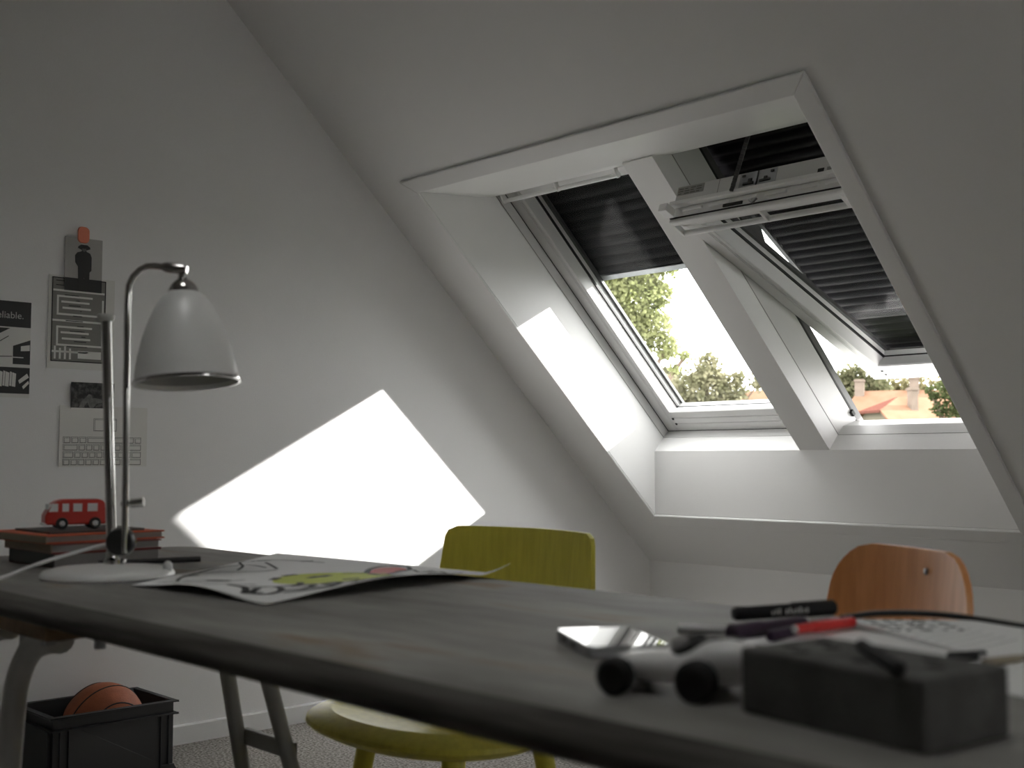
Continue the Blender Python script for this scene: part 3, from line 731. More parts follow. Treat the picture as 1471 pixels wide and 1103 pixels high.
for x in (-.024, .031):
    for sy in (-1, 1):
        m = MB(); m.lathe([(.001, -.004), (.0095, -.004), (.0105, -.002), (.0105, .002), (.0095, .004), (.001, .004)], (x, sy * (W2 - .002), .0105), (0, 1, 0), 20); wl = m.build('wheel', TYRE, tbus, local=True, smooth='auto')
        m = MB(); m.lathe([(.001, -.0048), (.005, -.0046), (.005, .0046), (.001, .0048)], (x, sy * (W2 - .002), .0105), (0, 1, 0), 16)
        m.build('hubcap', STEEL, wl, local=True, smooth='auto')
for q in (-L2 - .002, L2 - .004): MB().box((q, -W2 + .001, .007), (q + .006, W2 - .001, .012)).build('bumper', LAMPW, tbus, local=True, bevel=.001)

# ------------------------------------------------------------------ poster paper on the table
def pap_xy(u, v):              # u: front(0)->rear(1), v: left(0)->right(1)
    FL, FR, RL, RR = Vector((2.012, .776)), Vector((2.335, .796)), Vector((1.665, 1.235)), Vector((2.27, 1.275))
    return (FL * (1 - v) + FR * v) * (1 - u) + (RL * (1 - v) + RR * v) * u
def pap_z(u, v):
    z = .0012
    z += .010 * max(0, sin(pi * min(1, max(0, v)))) ** 2 * max(0, 1 - u * 3)      # lifted front edge
    z += .016 * (v ** 5) * sin(pi * min(u * 1.05, 1)) ** 1.2                      # right edge bulges
    z += .018 * max(0, v - .93) / .07 * max(0, u - .86) / .14  # curled corner
    z += .0015 * (1 + sin(7 * u + 4 * v)) * .5
    return TZ + z
NU, NV = 40, 50
m = MB(); vs = []
for i in range(NU + 1):
    for j in range(NV + 1):
        u, v = i / NU, j / NV; p = pap_xy(u, v); vs.append((p.x, p.y, pap_z(u, v)))
m.add(vs, [(i * (NV + 1) + j, i * (NV + 1) + j + 1, (i + 1) * (NV + 1) + j + 1, (i + 1) * (NV + 1) + j) for i in range(NU) for j in range(NV)])
pp = m.build('poster_sheet', PAPER, smooth=True, label='large white poster sheet with a lime, red and black drawing on the table', cat='poster')
sol = pp.modifiers.new('thick', 'SOLIDIFY'); sol.thickness = .0006; sol.offset = 0
# drawing: strokes that ride on the sheet
def stroke(mb, uvs, wd, n=8):
    P = [Vector((a, b, 0)) for a, b in uvs]
    Q = bez(P, n) if len(P) > 2 else [P[0].lerp(P[-1], k / n) for k in range(n + 1)]
    pts = []
    for q in Q:
        p = pap_xy(q.x, q.y); pts.append(Vector((p.x, p.y, pap_z(q.x, q.y) + .0010)))
    vs = []; N = len(pts)
    for i, p in enumerate(pts):
        d = pts[min(i + 1, N - 1)] - pts[max(i - 1, 0)]; d.z = 0
        if d.length < 1e-9: d = Vector((1, 0, 0))
        d.normalize(); o = Vector((-d.y, d.x, 0)) * wd * .5
        vs += [p + o, p - o]
    mb.add(vs, [(2 * i, 2 * i + 2, 2 * i + 3, 2 * i + 1) for i in range(N - 1)])
def blob(mb, ring):
    c = (sum(a for a, b in ring) / len(ring), sum(b for a, b in ring) / len(ring))
    R_ = bez([Vector((a, b, 0)) for a, b in ring + [ring[0]]], 5)
    vs = []
    K = 6
    for k in range(K + 1):
        for q in R_:
            a = c[0] + (q.x - c[0]) * k / K; b = c[1] + (q.y - c[1]) * k / K
            p = pap_xy(a, b); vs.append((p.x, p.y, pap_z(a, b) + .0007))
    n = len(R_)
    mb.add(vs, [(k * n + i, k * n + (i + 1) % n, (k + 1) * n + (i + 1) % n, (k + 1) * n + i) for k in range(K) for i in range(n)])
MW[pp.name] = Matrix.Identity(4)
m = MB(); blob(m, [(.39, .46), (.50, .45), (.60, .52), (.68, .63), (.70, .72), (.62, .84), (.57, .94), (.45, .88), (.35, .74), (.30, .59)]); m.build('lime_patch', INKY, pp, label='lime yellow painted patch')
m = MB(); blob(m, [(.62, .72), (.70, .66), (.82, .60), (.90, .63), (.86, .70), (.74, .74), (.66, .78)]); m.build('red_patch', INKR, pp, label='red painted stroke')
m = MB()
rr = random.Random(3)
BL = [[(.11, .55), (.12, .64), (.08, .72), (.05, .77), (.10, .80)], [(.13, .66), (.21, .70), (.17, .80), (.10, .84), (.07, .78), (.14, .70)], [(.21, .70), (.26, .72), (.32, .70), (.36, .65)], [(.17, .80), (.22, .85), (.30, .80), (.32, .76), (.25, .74)],
      [(.14, .86), (.20, .90), (.27, .94), (.24, .85)], [(.26, .94), (.32, .90), (.39, .82), (.33, .80)], [(.33, .97), (.38, .92), (.44, .91), (.42, .84)], [(.30, .86), (.36, .88), (.40, .95)], [(.40, .96), (.47, .94), (.52, .95)]]
for q in BL: stroke(m, q, .010)
for q in ([(.36, .49), (.42, .46)], [(.46, .44), (.52, .46)], [(.50, .56), (.52, .62)], [(.46, .58), (.56, .60)], [(.46, .76), (.50, .80)]): stroke(m, q, .013)
stroke(m, [(.62, .60), (.66, .68), (.62, .78), (.57, .94)], .008)
stroke(m, [(.66, .68), (.78, .60), (.90, .58), (.95, .64)], .010); stroke(m, [(.64, .79), (.76, .74), (.86, .71), (.95, .64)], .008)
m.build('black_lines', INK, pp)
m = MB()
for q in ([(.10, .20), (.20, .10), (.35, .06), (.50, .04), (.62, .10), (.60, .22)], [(.48, .16), (.58, .10), (.66, .02), (.72, .06)], [(.72, .04), (.80, .12), (.83, .22), (.84, .34)], [(.60, .28), (.66, .20), (.72, .12)], [(.30, .06), (.40, .14), (.50, .26), (.58, .30)], [(.02, .30), (.10, .40), (.20, .42), (.30, .40)], [(.06, .12), (.14, .26), (.22, .36)], [(.04, .5), (.12, .52), (.20, .60)],
          [(.77, .72), (.86, .72), (.80, .80), (.90, .78)], [(.79, .84), (.88, .82), (.82, .90), (.92, .88)], [(.74, .88), (.80, .94)]):
    stroke(m, q, .0055)
for q in ([(.24, .08), (.28, .12)], [(.74, .06), (.78, .10)], [(.82, .24), (.86, .27)], [(.16, .33), (.19, .37)], [(.19, .36), (.22, .41)]): stroke(m, q, .012)
m.build('thin_lines', INK, pp)

# ------------------------------------------------------------------ phone
ph = empty('mobile_phone', (2.850, .858, TZ), radians(-31), label='silver-edged mobile phone lying face up left of the toy car', cat='phone')
def rr_slab(hx, hy, r, z0, z1, n=6):
    pts = rounded_rect(-hx, hx, -hy, hy, r, n); N = len(pts)
    mb = MB(); mb.add([(p[0], p[1], z0) for p in pts] + [(p[0], p[1], z1) for p in pts], [tuple(range(N - 1, -1, -1)), tuple(range(N, 2 * N))] + [(i, (i + 1) % N, N + (i + 1) % N, N + i) for i in range(N)])
    return mb
rr_slab(.061, .039, .009, .001, .0105).build('body', PHS, ph, local=True, bevel=.0012)
rr_slab(.0595, .0375, .008, .0105, .0112).build('screen', PHG, ph, local=True)
for q in (-.030, .004): MB().box((q, -.0395, .004), (q + .012, -.0388, .008)).build('side_button', KNOB, ph, local=True)

# ------------------------------------------------------------------ toy racing car
tc_ = empty('toy_racing_car', (3.040, .733, TZ), math.atan2(.028, .085), label='white toy racing car with fat black wheels beside the grey block', cat='toy')
secs = [(-.062, .006, .012, .018), (-.057, .013, .010, .025), (-.046, .0185, .008, .0295), (-.030, .021, .008, .0315), (-.014, .0225, .008, .0325), (.000, .0235, .008, .034), (.010, .024, .008, .038), (.022, .0245, .008, .0435), (.036, .023, .009, .0455), (.050, .020, .011, .043), (.062, .011, .015, .034), (.067, .003, .02, .028)]
m = MB(); vs = []; SEG = 24
for x, hw, zb, zt in secs:
    for k in range(SEG):
        t = 2 * pi * k / SEG; c, s_ = cos(t), sin(t)
        vs.append((x, hw * math.copysign(abs(c) ** .75, c), (zb + zt) / 2 + (zt - zb) / 2 * math.copysign(abs(s_) ** .75, s_)))
fs = [(i * SEG + k, i * SEG + (k + 1) % SEG, (i + 1) * SEG + (k + 1) % SEG, (i + 1) * SEG + k) for i in range(len(secs) - 1) for k in range(SEG)]
fs += [tuple(range(SEG - 1, -1, -1)), tuple((len(secs) - 1) * SEG + k for k in range(SEG))]
m.add(vs, fs); cb_ = m.build('body', CARW, tc_, local=True, smooth=True)
m = MB(); m.lathe([(.001, .0), (.014, .0), (.0155, .003), (.014, .006), (.001, .005)], (.005, -.002, .0345), (-.45, -.3, 1), 24); m.build('cockpit', HOLE, tc_, local=True, smooth='auto')
m = MB(); m.lathe([(.001, -.009), (.0055, -.007), (.008, -.002), (.008, .002), (.0055, .007), (.001, .008)], (-.004, 0, .0350), (0, 0, 1), 20); m.build('driver_head', LAMPIN, tc_, local=True, smooth='auto')
m = MB(); m.tube([(.010, -.012, .038), (.026, -.006, .0452), (.046, 0, .0445)], .0015, 8); m.build('seam_line', INKG, tc_, local=True, smooth='auto')
for x, r in ((-.046, .0145), (.019, .0158)):
    for sy in (-1, 1):
        m = MB(); m.lathe([(.001, -.007), (r * .45, -.0085), (r * .8, -.008), (r, -.005), (r, .005), (r * .8, .008), (r * .45, .0085), (.001, .007)], (x, sy * .030, r), (0, 1, 0), 28); m.build('wheel', TYRE, tc_, local=True, smooth='auto')
    m = MB(); m.tube([(x, -.028, r), (x, .028, r)], .003, 8); m.build('axle', STEEL, tc_, local=True, smooth='auto')

# ------------------------------------------------------------------ concrete block with holes
BA, BB = Vector((3.108, .708)), Vector((3.262, .684)); bdir = (BB - BA).normalized(); bper = Vector((-bdir.y, bdir.x))
bc = BA + (BB - BA) * .5 + bper * .0445
bl = empty('block_holder', (bc.x, bc.y, TZ), math.atan2(bdir.y, bdir.x), label='dark grey concrete block with small holes at the front table edge', cat='block')
HB = .0465
holes = [(-.055 + .03 * i, (-.024, .0, .024)[j]) for i in range(4) for j in range(3)]
m = MB(); m.box((-.077, -.0445, 0), (.077, .0445, HB)); blo = m.build('block', CONC, bl, local=True, bevel=.003)
for hx, hy in [(-.058, .022), (-.058, -.012), (-.036, .006), (-.036, -.026), (-.012, .024), (.012, -.022), (.036, .020), (.054, .0), (.012, .004)]:
    h = MB(); h.lathe([(.0062, 0), (.0062, .0006), (.001, .0007)], (hx, hy, HB), (0, 0, 1), 14); h.build('hole', HOLE, bl, local=True)
m = MB(); m.tube([(3.180, .752, TZ + HB + .0045), (3.245, .684, TZ + HB + .0045)], [.0042, .0045], 10)
pe = m.build('black_crayon', HOLE, smooth='auto', label='short black crayon lying on top of the concrete block', cat='crayon'); origin_to(pe, (3.21, .72, TZ + HB))

# ------------------------------------------------------------------ pens
def pen(name, p0, p1, r, m1, label, cat='marker', cap=None, capm=None, tip=None):
    p0, p1 = Vector(p0), Vector(p1); d = (p1 - p0)
    t = empty(name, (p0 + p1) * .5 - Vector((0, 0, r)), label=label, cat=cat)
    c = cap if cap else .38
    m = MB(); m.tube([p0 + d * c, p0 + d * .97, p1], [r * .86, r * .86, r * .7], 16); m.build('barrel', m1, t, smooth='auto')
    m = MB(); m.tube([p0, p0 + d * .02, p0 + d * c], [r * .8, r, r], 16); m.build('cap', capm or m1, t, smooth='auto')
    if tip:
        m = MB(); m.tube([p1, p1 + d * .02], r * .72, 12); m.build('end_plug', tip, t, smooth='auto')
    return t
bm_ = pen('marker_pen', (2.902, 1.172, .7665), (2.846, 1.062, .7635), .0088, MBLK, 'thick black marker pen lying on the other markers', cap=.42)
pen('marker_pen', (2.905, .975, TZ + .0085), (2.915, 1.092, TZ + .0085), .0085, PURP, 'dark purple marker with white end plug in front of the black marker', tip=WPLAS)
pen('marker_pen', (2.938, .995, TZ + .0060), (2.918, 1.135, TZ + .0060), .0058, PURP, 'slimmer dark purple marker half hidden between the other markers')
pen('felt_pen', (2.951, 1.128, .7595), (2.941, 1.035, .7595), .0058, MRED, 'red felt pen with pale tip lying on the white papers', cap=.70, tip=WPLAS)
pen('felt_pen', (2.835, .980, TZ + .0052), (2.882, 1.005, TZ + .0052), .005, WPLAS, 'short pale grey pen beside the purple markers')
lt = MB()
for k in range(11):
    if k != 3: lt.box((.0042 * k, .0005 * (k % 2), 0), (.0042 * k + .0022, .0042 + .0012 * ((k * 7) % 3), .0003))
tx = lt.build('faint_print', WPLAS)
d_ = (Vector((2.902, 1.172, .7665)) - Vector((2.846, 1.062, .7635))).normalized(); z_ = Vector((d_.y, -d_.x, 0)).normalized(); up_ = Vector((0, 0, 1))
base = Vector((2.866, 1.098, .7650)) + z_ * .0078 - up_ * .003
MT = Matrix(((d_.x, up_.x, z_.x, base.x), (d_.y, up_.y, z_.y, base.y), (d_.z, up_.z, z_.z, base.z), (0, 0, 0, 1)))
tx.data.transform(MW[bm_.name].inverted() @ MT); tx.parent = bm_

# ------------------------------------------------------------------ papers at the right
def sheet(name, pts, z, m, label, cat, th=.0006):
    vs = [(p[0], p[1], z) for p in pts] + [(p[0], p[1], z + th) for p in pts]; n = len(pts)
    mb = MB(); mb.add(vs, [tuple(range(n - 1, -1, -1)), tuple(range(n, 2 * n))] + [(i, (i + 1) % n, n + (i + 1) % n, n + i) for i in range(n)])
    c = sum((Vector(p) for p in pts), Vector((0, 0))) / n
    return origin_to(mb.build(name, m, label=label, cat=cat), (c.x, c.y, z))
sheet('paper_sheet', [(2.90, .985), (3.25, .90), (3.28, 1.06), (2.955, 1.13)], TZ + .0004, PAPER, 'white paper sheet under the red felt pen beside the block', 'paper')
npd = empty('notebook', (3.04, 1.14, TZ + .001), label='open white notepad with black cover and handwriting at the table rear', cat='notebook')
m = MB(); m.add([(2.915, 1.165, TZ + .0012), (3.020, 1.255, TZ + .0012), (3.235, 1.19, TZ + .0012), (3.14, 1.035, TZ + .0012), (2.915, 1.165, TZ + .006), (3.020, 1.255, TZ + .006), (3.235, 1.19, TZ + .006), (3.14, 1.035, TZ + .006)], [(3, 2, 1, 0), (4, 5, 6, 7), (0, 1, 5, 4), (1, 2, 6, 5), (2, 3, 7, 6), (3, 0, 4, 7)]); m.build('page_block', PAPER, npd)
m = MB(); m.tube(bez([(2.912, 1.170, TZ + .006), (2.935, 1.205, TZ + .010), (2.975, 1.235, TZ + .011), (3.02, 1.256, TZ + .008), (3.09, 1.243, TZ + .006), (3.15, 1.222, TZ + .004)]), .0042, 10, flat=.8); m.build('rolled_cover', KNOB, npd, smooth='auto')
m = MB(); rr = random.Random(5)
for q in range(4):
    for k in range(5):
        a = Vector((2.945 + .018 * q + .012 * k, 1.172 - .016 * q + .012 * k, TZ + .0063)); 
        pts = [a + Vector((rr.uniform(-.006, .006), rr.uniform(-.006, .006), 0)) for _ in range(4)]
        m.tube(bez(pts, 4), .0006, 5)
m.build('handwriting', INK, npd)
m = MB()
for q in range(9):
    a = Vector((2.99, 1.10)).lerp(Vector((3.06, 1.235)), .0); 
    x0_, y0_ = 2.985 + .016 * q, 1.130 - .0095 * q
    m.box((x0_, y0_, TZ + .006), (x0_ + .0005, y0_ + .10, TZ + .0062))
m.build('ruled_lines', INKG, npd)
pen('yellow_pencil', (3.146, 1.012, TZ + .0045), (3.175, 1.125, TZ + .0045), .0035, BKB, 'thin yellow pencil on the papers at the right', 'pencil')
m = MB(); m.tube([(3.112, 1.018, TZ + .0045), (3.128, 1.052, TZ + .0045)], [.0045, .0042], 12)
origin_to(m.build('pen_cap', MBLK, smooth='auto', label='small black pen cap on the white paper behind the block', cat='pen cap'), (3.12, 1.035, TZ))

# ------------------------------------------------------------------ crate and basketball
cr = empty('storage_crate', (.158, 1.567, 0), label='dark grey plastic crate against the gable wall under the table', cat='crate')
cx0, cx1, cy0, cy1, ch_ = -.140, .140, -.195, .195, .208
m = MB(); tk = .006; ins = .012
m.box((cx0 + ins, cy0 + ins, .004), (cx1 - ins, cy1 - ins, .010))
m.box((cx0 + ins, cy0 + ins, .004), (cx0 + ins + tk, cy1 - ins, ch_)).box((cx1 - ins - tk, cy0 + ins, .004), (cx1 - ins, cy1 - ins, ch_))
m.box((cx0 + ins, cy0 + ins, .004), (cx1 - ins, cy0 + ins + tk, ch_)).box((cx0 + ins, cy1 - ins - tk, .004), (cx1 - ins, cy1 - ins, ch_))
m.build('shell', CRATE, cr, local=True, bevel=.002)
m = MB()
for z in (ch_ - .006, ch_ - .042):
    m.box((cx0, cy0, z), (cx0 + ins + .002, cy1, z + .005)).box((cx1 - ins - .002, cy0, z), (cx1, cy1, z + .005)).box((cx0, cy0, z), (cx1, cy0 + ins + .002, z + .005)).box((cx0, cy1 - ins - .002, z), (cx1, cy1, z + .005))
m.build('rim', CRATE, cr, local=True, bevel=.0015)
for y in (cy0 + .03, cy0 + .055, cy1 - .055, cy1 - .03): MB().box((cx1 - ins, y, .01), (cx1 - .004, y + .004, ch_ - .04)).build('corner_rib', CRATE, cr, local=True)
for x in (cx0 + .03, cx1 - .034):
    MB().box((x, cy1 - ins, .01), (x + .004, cy1 - .004, ch_ - .04)).build('corner_rib', CRATE, cr, local=True)
    MB().box((x, cy0 + .004, .01), (x + .004, cy0 + ins, ch_ - .04)).build('corner_rib', CRATE, cr, local=True)
for sg in (1, -1): MB().prism([(sg * (cy1 - .05), 0), (sg * (cy1 - .001), 0), (sg * (cy1 - .012), .02), (sg * (cy1 - .05), .02)], 0, cx0 + .01, cx1 - .004).build('foot', CRATE, cr, local=True)
bR = .118; bcn = Vector((.138, 1.585, .148))
def sph(r, seg=40, rings=24):
    mb = MB(); vs = []; fs = []
    for i in range(rings + 1):
        a = pi * i / rings
        for k in range(seg): vs.append((r * sin(a) * cos(2 * pi * k / seg), r * sin(a) * sin(2 * pi * k / seg), -r * cos(a)))
    for i in range(rings):
        for k in range(seg): fs.append((i * seg + k, i * seg + (k + 1) % seg, (i + 1) * seg + (k + 1) % seg, (i + 1) * seg + k))
    return mb.add(vs, fs)
bRr = .119
bk_ = sph(bRr).build('basketball', BALL, smooth=True, label='orange-brown basketball with black seams lying in the dark crate', cat='ball')
bk_.location = (.155, 1.592, .0105 + bRr + .012); MW[bk_.name] = Matrix.Identity(4)
m = MB(); Rm = Matrix.Rotation(radians(25), 3, 'X') @ Matrix.Rotation(radians(20), 3, 'Y')
for k in range(3):
    ring = []
    for i in range(49):
        t = 2 * pi * i / 48
        p = (Vector((cos(t), sin(t), 0)), Vector((0, cos(t), sin(t))), Vector((.62 + .12 * cos(2 * t), .78 * cos(t), .78 * sin(t))).normalized())[k]
        ring.append(Rm @ (p * (bRr + .0002)))
    m.tube(ring, .0022, 6, caps=False)
    if k == 2: m.tube([Vector((-q.x, -q.y, -q.z)) for q in ring], .0022, 6, caps=False)
m.build('seam', GASK, bk_, local=True, smooth='auto')
origin = None

# ------------------------------------------------------------------ pictures on the gable wall (x = 0 plane)
def card(name, y0, y1, z0, z1, m, label, cat, x=.0015, th=.0012, rot=0.0):
    root = empty(name, (x, (y0 + y1) / 2, z0), label=label, cat=cat)
    root.rotation_euler = (rot, 0, 0); MW[root.name] = Matrix.Translation((x, (y0 + y1) / 2, z0)) @ Matrix.Rotation(rot, 4, 'X')
    hw = (y1 - y0) / 2
    b = MB(); b.box((0, -hw, 0), (th, hw, z1 - z0)); b.build('sheet', m, root, local=True)
    return root, hw, z1 - z0
def rects(name, lst, m, root, x):
    b = MB()
    for y0, z0, y1, z1 in lst: b.box((x, min(y0, y1), min(z0, z1)), (x + .0004, max(y0, y1), max(z0, z1)))
    return b.build(name, m, root, local=True)
def polyf(name, polys, m, root, x):
    b = MB()
    for P in polys:
        n = len(P); b.add([(x, y, z) for y, z in P] + [(x + .0004, y, z) for y, z in P], [tuple(range(n)), tuple(range(2 * n - 1, n - 1, -1))] + [(i, (i + 1) % n, n + (i + 1) % n, n + i) for i in range(n)])
    return b.build(name, m, root, local=True)
# black and white poster, cut by the left edge of the photo
rt, hw, hh = card('wall_poster', 1.150, 1.403, 1.117, 1.408, PAPERG, 'black and white poster lettered Reliable, leftmost on the gable wall', 'poster')
y = hw
polyf('black_panel', [[(-hw, hh), (hw, hh), (hw, hh - .078), (-hw, hh - .078)],
                      [(-hw, hh - .082), (.045 + .02, hh - .082), (-.01, hh - .125), (-hw, hh - .15)],
                      [(hw, hh - .115), (hw, hh - .190), (.075, hh - .190), (.075, hh - .135)],
                      [(-hw, hh - .200), (hw, hh - .200), (hw, .012), (-hw, .012)]], PDK, rt, .0013)
for P_ in ([[(.072, hh - .168), (hw - .02, hh - .168), (hw - .02, hh - .171), (.072, hh - .171)], [(.098, hh - .135), (hw - .002, hh - .130), (hw - .002, hh - .148), (.098, hh - .150)]] +
      [[(.006 + .020 * k, .035), (.024 + .020 * k, .032), (.026 + .020 * k, .078 - .002 * k), (.008 + .020 * k, .084 - .002 * k)] for k in range(4)] +
      [[(hw - .034, .052), (hw - .008, .074), (hw - .002, .062), (hw - .030, .042)], [(hw - .022, .034), (hw - .004, .052), (hw - .001, .044), (hw - .018, .026)]]):
    polyf('pale_shape', [P_], PAPERG, rt, .0018)
for P_ in ([[(.012 + .020 * k, .034), (.0130 + .020 * k, .034), (.0145 + .020 * k, .080), (.0135 + .020 * k, .080)] for k in range(4)] + [[(.03, hh - .125), (.06, hh - .105), (.061, hh - .107), (.031, hh - .127)], [(.02, hh - .168), (.072, hh - .166), (.072, hh - .168), (.02, hh - .170)]]):
    polyf('line_work', [P_], PDK, rt, .0023)
text_mesh('lettering', 'Reliable.', .029, mat('poster_lettering', (.55, .55, .52), .7), Matrix(((0, 0, 1, .0034), (1, 0, 0, 1.284), (0, 1, 0, 1.356), (0, 0, 0, 1))), rt)

# maze drawing
rt, hw, hh = card('maze_poster', 1.455, 1.668, 1.212, 1.503, PAPERG, 'maze drawing poster under the photo of a standing child', 'poster')
mw0, mw1, mz0, mz1 = -hw + .010, hw - .030, .022, hh - .006
rects('maze_ground', [(mw0, mz0, mw1, mz1)], PMZ, rt, .0013)
segs = []
WL = .0062
def hz(y0, y1, z): segs.append((y0, z, y1, z + WL))
def vt_(yy, z0, z1): segs.append((yy, z0, yy + WL, z1))
H = mz1 - mz0
hz(mw0 + .004, mw1 - .004, mz1 - .044)
for j, zt in enumerate((mz1 - .062, mz1 - .158)):
    hz(mw0 + .016, mw0 + .130, zt); vt_(mw0 + .016, zt - .052, zt); hz(mw0 + .016, mw1 - .012, zt - .056)
    hz(mw0 + .030, mw0 + .120, zt - .017); hz(mw0 + .034, mw0 + .125, zt - .036)
    vt_(mw1 - .012, zt - .056, zt)
hz(mw0 + .002, mw1 - .002, mz1 - .138); hz(mw0 + .002, mw0 + .12, mz1 - .235)
for k in range(4): vt_(mw0 + .010 + .016 * k, mz0 + .008, mz0 + .048 - .006 * (k % 2))
segs.append((mw0 + .086, mz0 + .012, mw1 - .012, mz0 + .036))
rects('maze_paths', segs, PAPERG, rt, .0018)
dk = []
for j in range(12): dk.append((mw0 + .040 + (j * 37 % 60) * .001, mz1 - .056 - j * .016, mw0 + .085 + (j * 53 % 50) * .001, mz1 - .0535 - j * .016))
dk += [(mw0, mz0, mw0 + .003, mz1), (mw1 - .003, mz0, mw1, mz1), (mw0, mz0, mw1, mz0 + .003), (mw0, mz1 - .003, mw1, mz1), (mw0 + .012, mz1 - .026, mw0 + .050, mz1 - .0235), (mw0 + .012, mz1 - .012, mw0 + .050, mz1 - .0095)]
rects('maze_walls', dk, INK, rt, .0023)

# photo of a standing child
rt, hw, hh = card('child_photograph', 1.502, 1.622, 1.458, 1.627, PG1, 'grey photograph of a standing child in a hat, held by a coral clip', 'photo', x=.0055)
rects('dark_floor', [(-hw, 0, hw, .040)], PDK, rt, .0013)
polyf('child_figure', [[(-.016, .008), (-.018, .050), (-.019, .078), (-.028, .090), (-.029, .112), (-.022, .122), (-.008, .127), (-.007, .131), (-.020, .136), (-.019, .142), (-.010, .148), (.010, .148), (.019, .142), (.020, .136), (.007, .131), (.008, .127), (.020, .122), (.025, .110), (.025, .068), (.019, .062), (.018, .008), (.004, .006), (.001, .045), (-.003, .006)]], PDK, rt, .0018)
polyf('face', [[(-.006, .129), (-.0065, .136), (.0065, .136), (.006, .129), (0, .1255)]], mat('face_grey', (.16, .155, .15), .6), rt, .0023)
m = MB(); prof = rounded_rect(-.019, .019, -.026, .026, .014, 6); n = len(prof)
m.add([(0, a, b) for a, b in prof] + [(.004, a * .94, b * .94) for a, b in prof], [tuple(range(n)), tuple(range(2 * n - 1, n - 1, -1))] + [(i, (i + 1) % n, n + (i + 1) % n, n + i) for i in range(n)])
ck = m.build('coral_clip', CORAL, smooth=False, label='coral pink rounded clip above the photograph of the child', cat='clip'); ck.location = (.0080, 1.5585, 1.637)

# small foliage photo
rt, hw, hh = card('garden_photograph', 1.532, 1.672, 1.090, 1.172, PLEAF, 'dark photograph of foliage above the keyboard drawing', 'photo', x=.0045)
rects('white_border', [(-hw, -.003, hw, .002)], PAPERG, rt, .0013)
polyf('pale_figure', [[(-.045, .003), (-.036, .024), (-.024, .034), (-.014, .046), (-.006, .044), (-.002, .034), (.010, .034), (.028, .030), (.030, .020), (.012, .016), (.002, .003), (-.010, .003), (-.018, .020), (-.030, .003)]], mat('figure_grey', (.22, .22, .21), .6, noise_amt=.4, nscale=80), rt, .0016)

# keyboard drawing
rt, hw, hh = card('keyboard_drawing', 1.499, 1.788, .908, 1.098, mat('paper_drawing', (.80, .79, .755), .8), 'pencil drawing of a laptop keyboard on paper behind the lamp', 'drawing')
ks = []
def keyb(y0, z0, w_, h_):
    t = .0011
    for (a, b, c, d) in ((y0, z0, y0 + w_, z0 + h_), (y0 + .0035, z0 + .001, y0 + w_ - .0005, z0 + h_ - .0035)):
        ks.extend([(a, b, c, b + t), (a, d - t, c, d), (a, b, a + t, d), (c - t, b, c, d)])
yy0 = -hw + .012; pitch = .0232; kh = .0195
rows = [(.074, [1, 1, 1, 5.2, 1, 1]), (.051, [2.1, 1, 1, 1, 1, 1, 1, 1, 2.0]), (.028, [1.5, 1, 1, 1, 1, 1, 1, 1, 1, 1.5]), (.005, [1, 1, 1, 1, 1, 1, 1, 1, 1, 1.9])]
for z, ws in rows:
    a = yy0
    f_ = (2 * hw - .030) / sum(ws)
    for q in ws: keyb(a, z, q * f_ - .003, kh); a += q * f_
keyb(-.036, .112, .076, .040)
rects('pencil_lines', ks, INKG, rt, .0013)

# ------------------------------------------------------------------ outside
gr = MB().box((-90, 4.9, -5.2), (60, 140, -5.0)).build('ground', GRASS, kind='structure', label='green ground far below the windows')
ROOFM = MB(W)
def tree(name, blobs, lm, label, leaf, dens, trunk, seed, droop=0.0):
    r = random.Random(seed); dens *= 9.0; leaf *= .85
    vs_t = Vector(trunk)
    root = empty(name, (trunk[0], trunk[1], -5.0), label=label, cat='tree', group=None)
    m = MB()
    for (x, y, z), rad in blobs:
        n = int(dens * (rad / leaf) ** 2)
        for _ in range(n):
            while True:
                p = Vector((r.uniform(-1, 1), r.uniform(-1, 1), r.uniform(-1, 1)))
                if p.length < 1: break
            p = p * rad * (1 + .3 * r.random() ** 2)
            c = Vector((x, y, z)) + p
            d = Vector((r.uniform(-1, 1), r.uniform(-1, 1), r.uniform(-1, 1) - droop)).normalized()
            a = d.cross(Vector((r.uniform(-1, 1), r.uniform(-1, 1), r.uniform(-1, 1)))).normalized()
            L_ = leaf * r.uniform(.6, 1.3); w_ = L_ * .42
            m.add([c, c + d * L_ * .5 + a * w_, c + d * L_, c + d * L_ * .5 - a * w_], [(0, 1, 2, 3)])
    m.build('foliage', lm, root)
    t = MB(); 
    bx_ = sum((Vector(b[0]) for b in blobs), Vector()) / len(blobs)
    t.tube([(trunk[0], trunk[1], -5.0), Vector((trunk[0], trunk[1], -5)).lerp(bx_, .6), bx_], [.32 * trunk[2], .22 * trunk[2], .05 * trunk[2]], 10)
    for q, (b, rad) in enumerate(blobs[::3]):
        t.tube([Vector((trunk[0], trunk[1], -5)).lerp(bx_, .75), Vector(b)], [.06 * trunk[2], .02 * trunk[2]], 6)
    t.build('trunk', BARK, root, smooth='auto')
    return root
near = [((-5.19, 9.56, 3.24), 0.62), ((-4.95, 9.80, 3.35), .42), ((-4.88, 9.84, 2.77), 0.33), ((-4.91, 9.81, 2.38), 0.25), ((-4.70, 10.0, 2.40), 0.20), ((-4.66, 10.05, 2.76), 0.15), ((-4.58, 10.10, 2.17), 0.13), ((-5.05, 9.66, 2.08), 0.14), ((-4.78, 9.93, 2.10), 0.12), ((-4.42, 10.22, 2.06), 0.06), ((-4.50, 10.15, 1.92), 0.05), ((-5.9, 8.9, 3.4), .8), ((-4.62, 10.06, 3.15), .22), ((-4.75, 9.96, 1.93), .05)]
tree('leafy_tree', near, LEAFN, 'bright green tree hanging close outside the closed window', .055, 6.5, (-6.3, 8.9, 1.0), 1, .6)
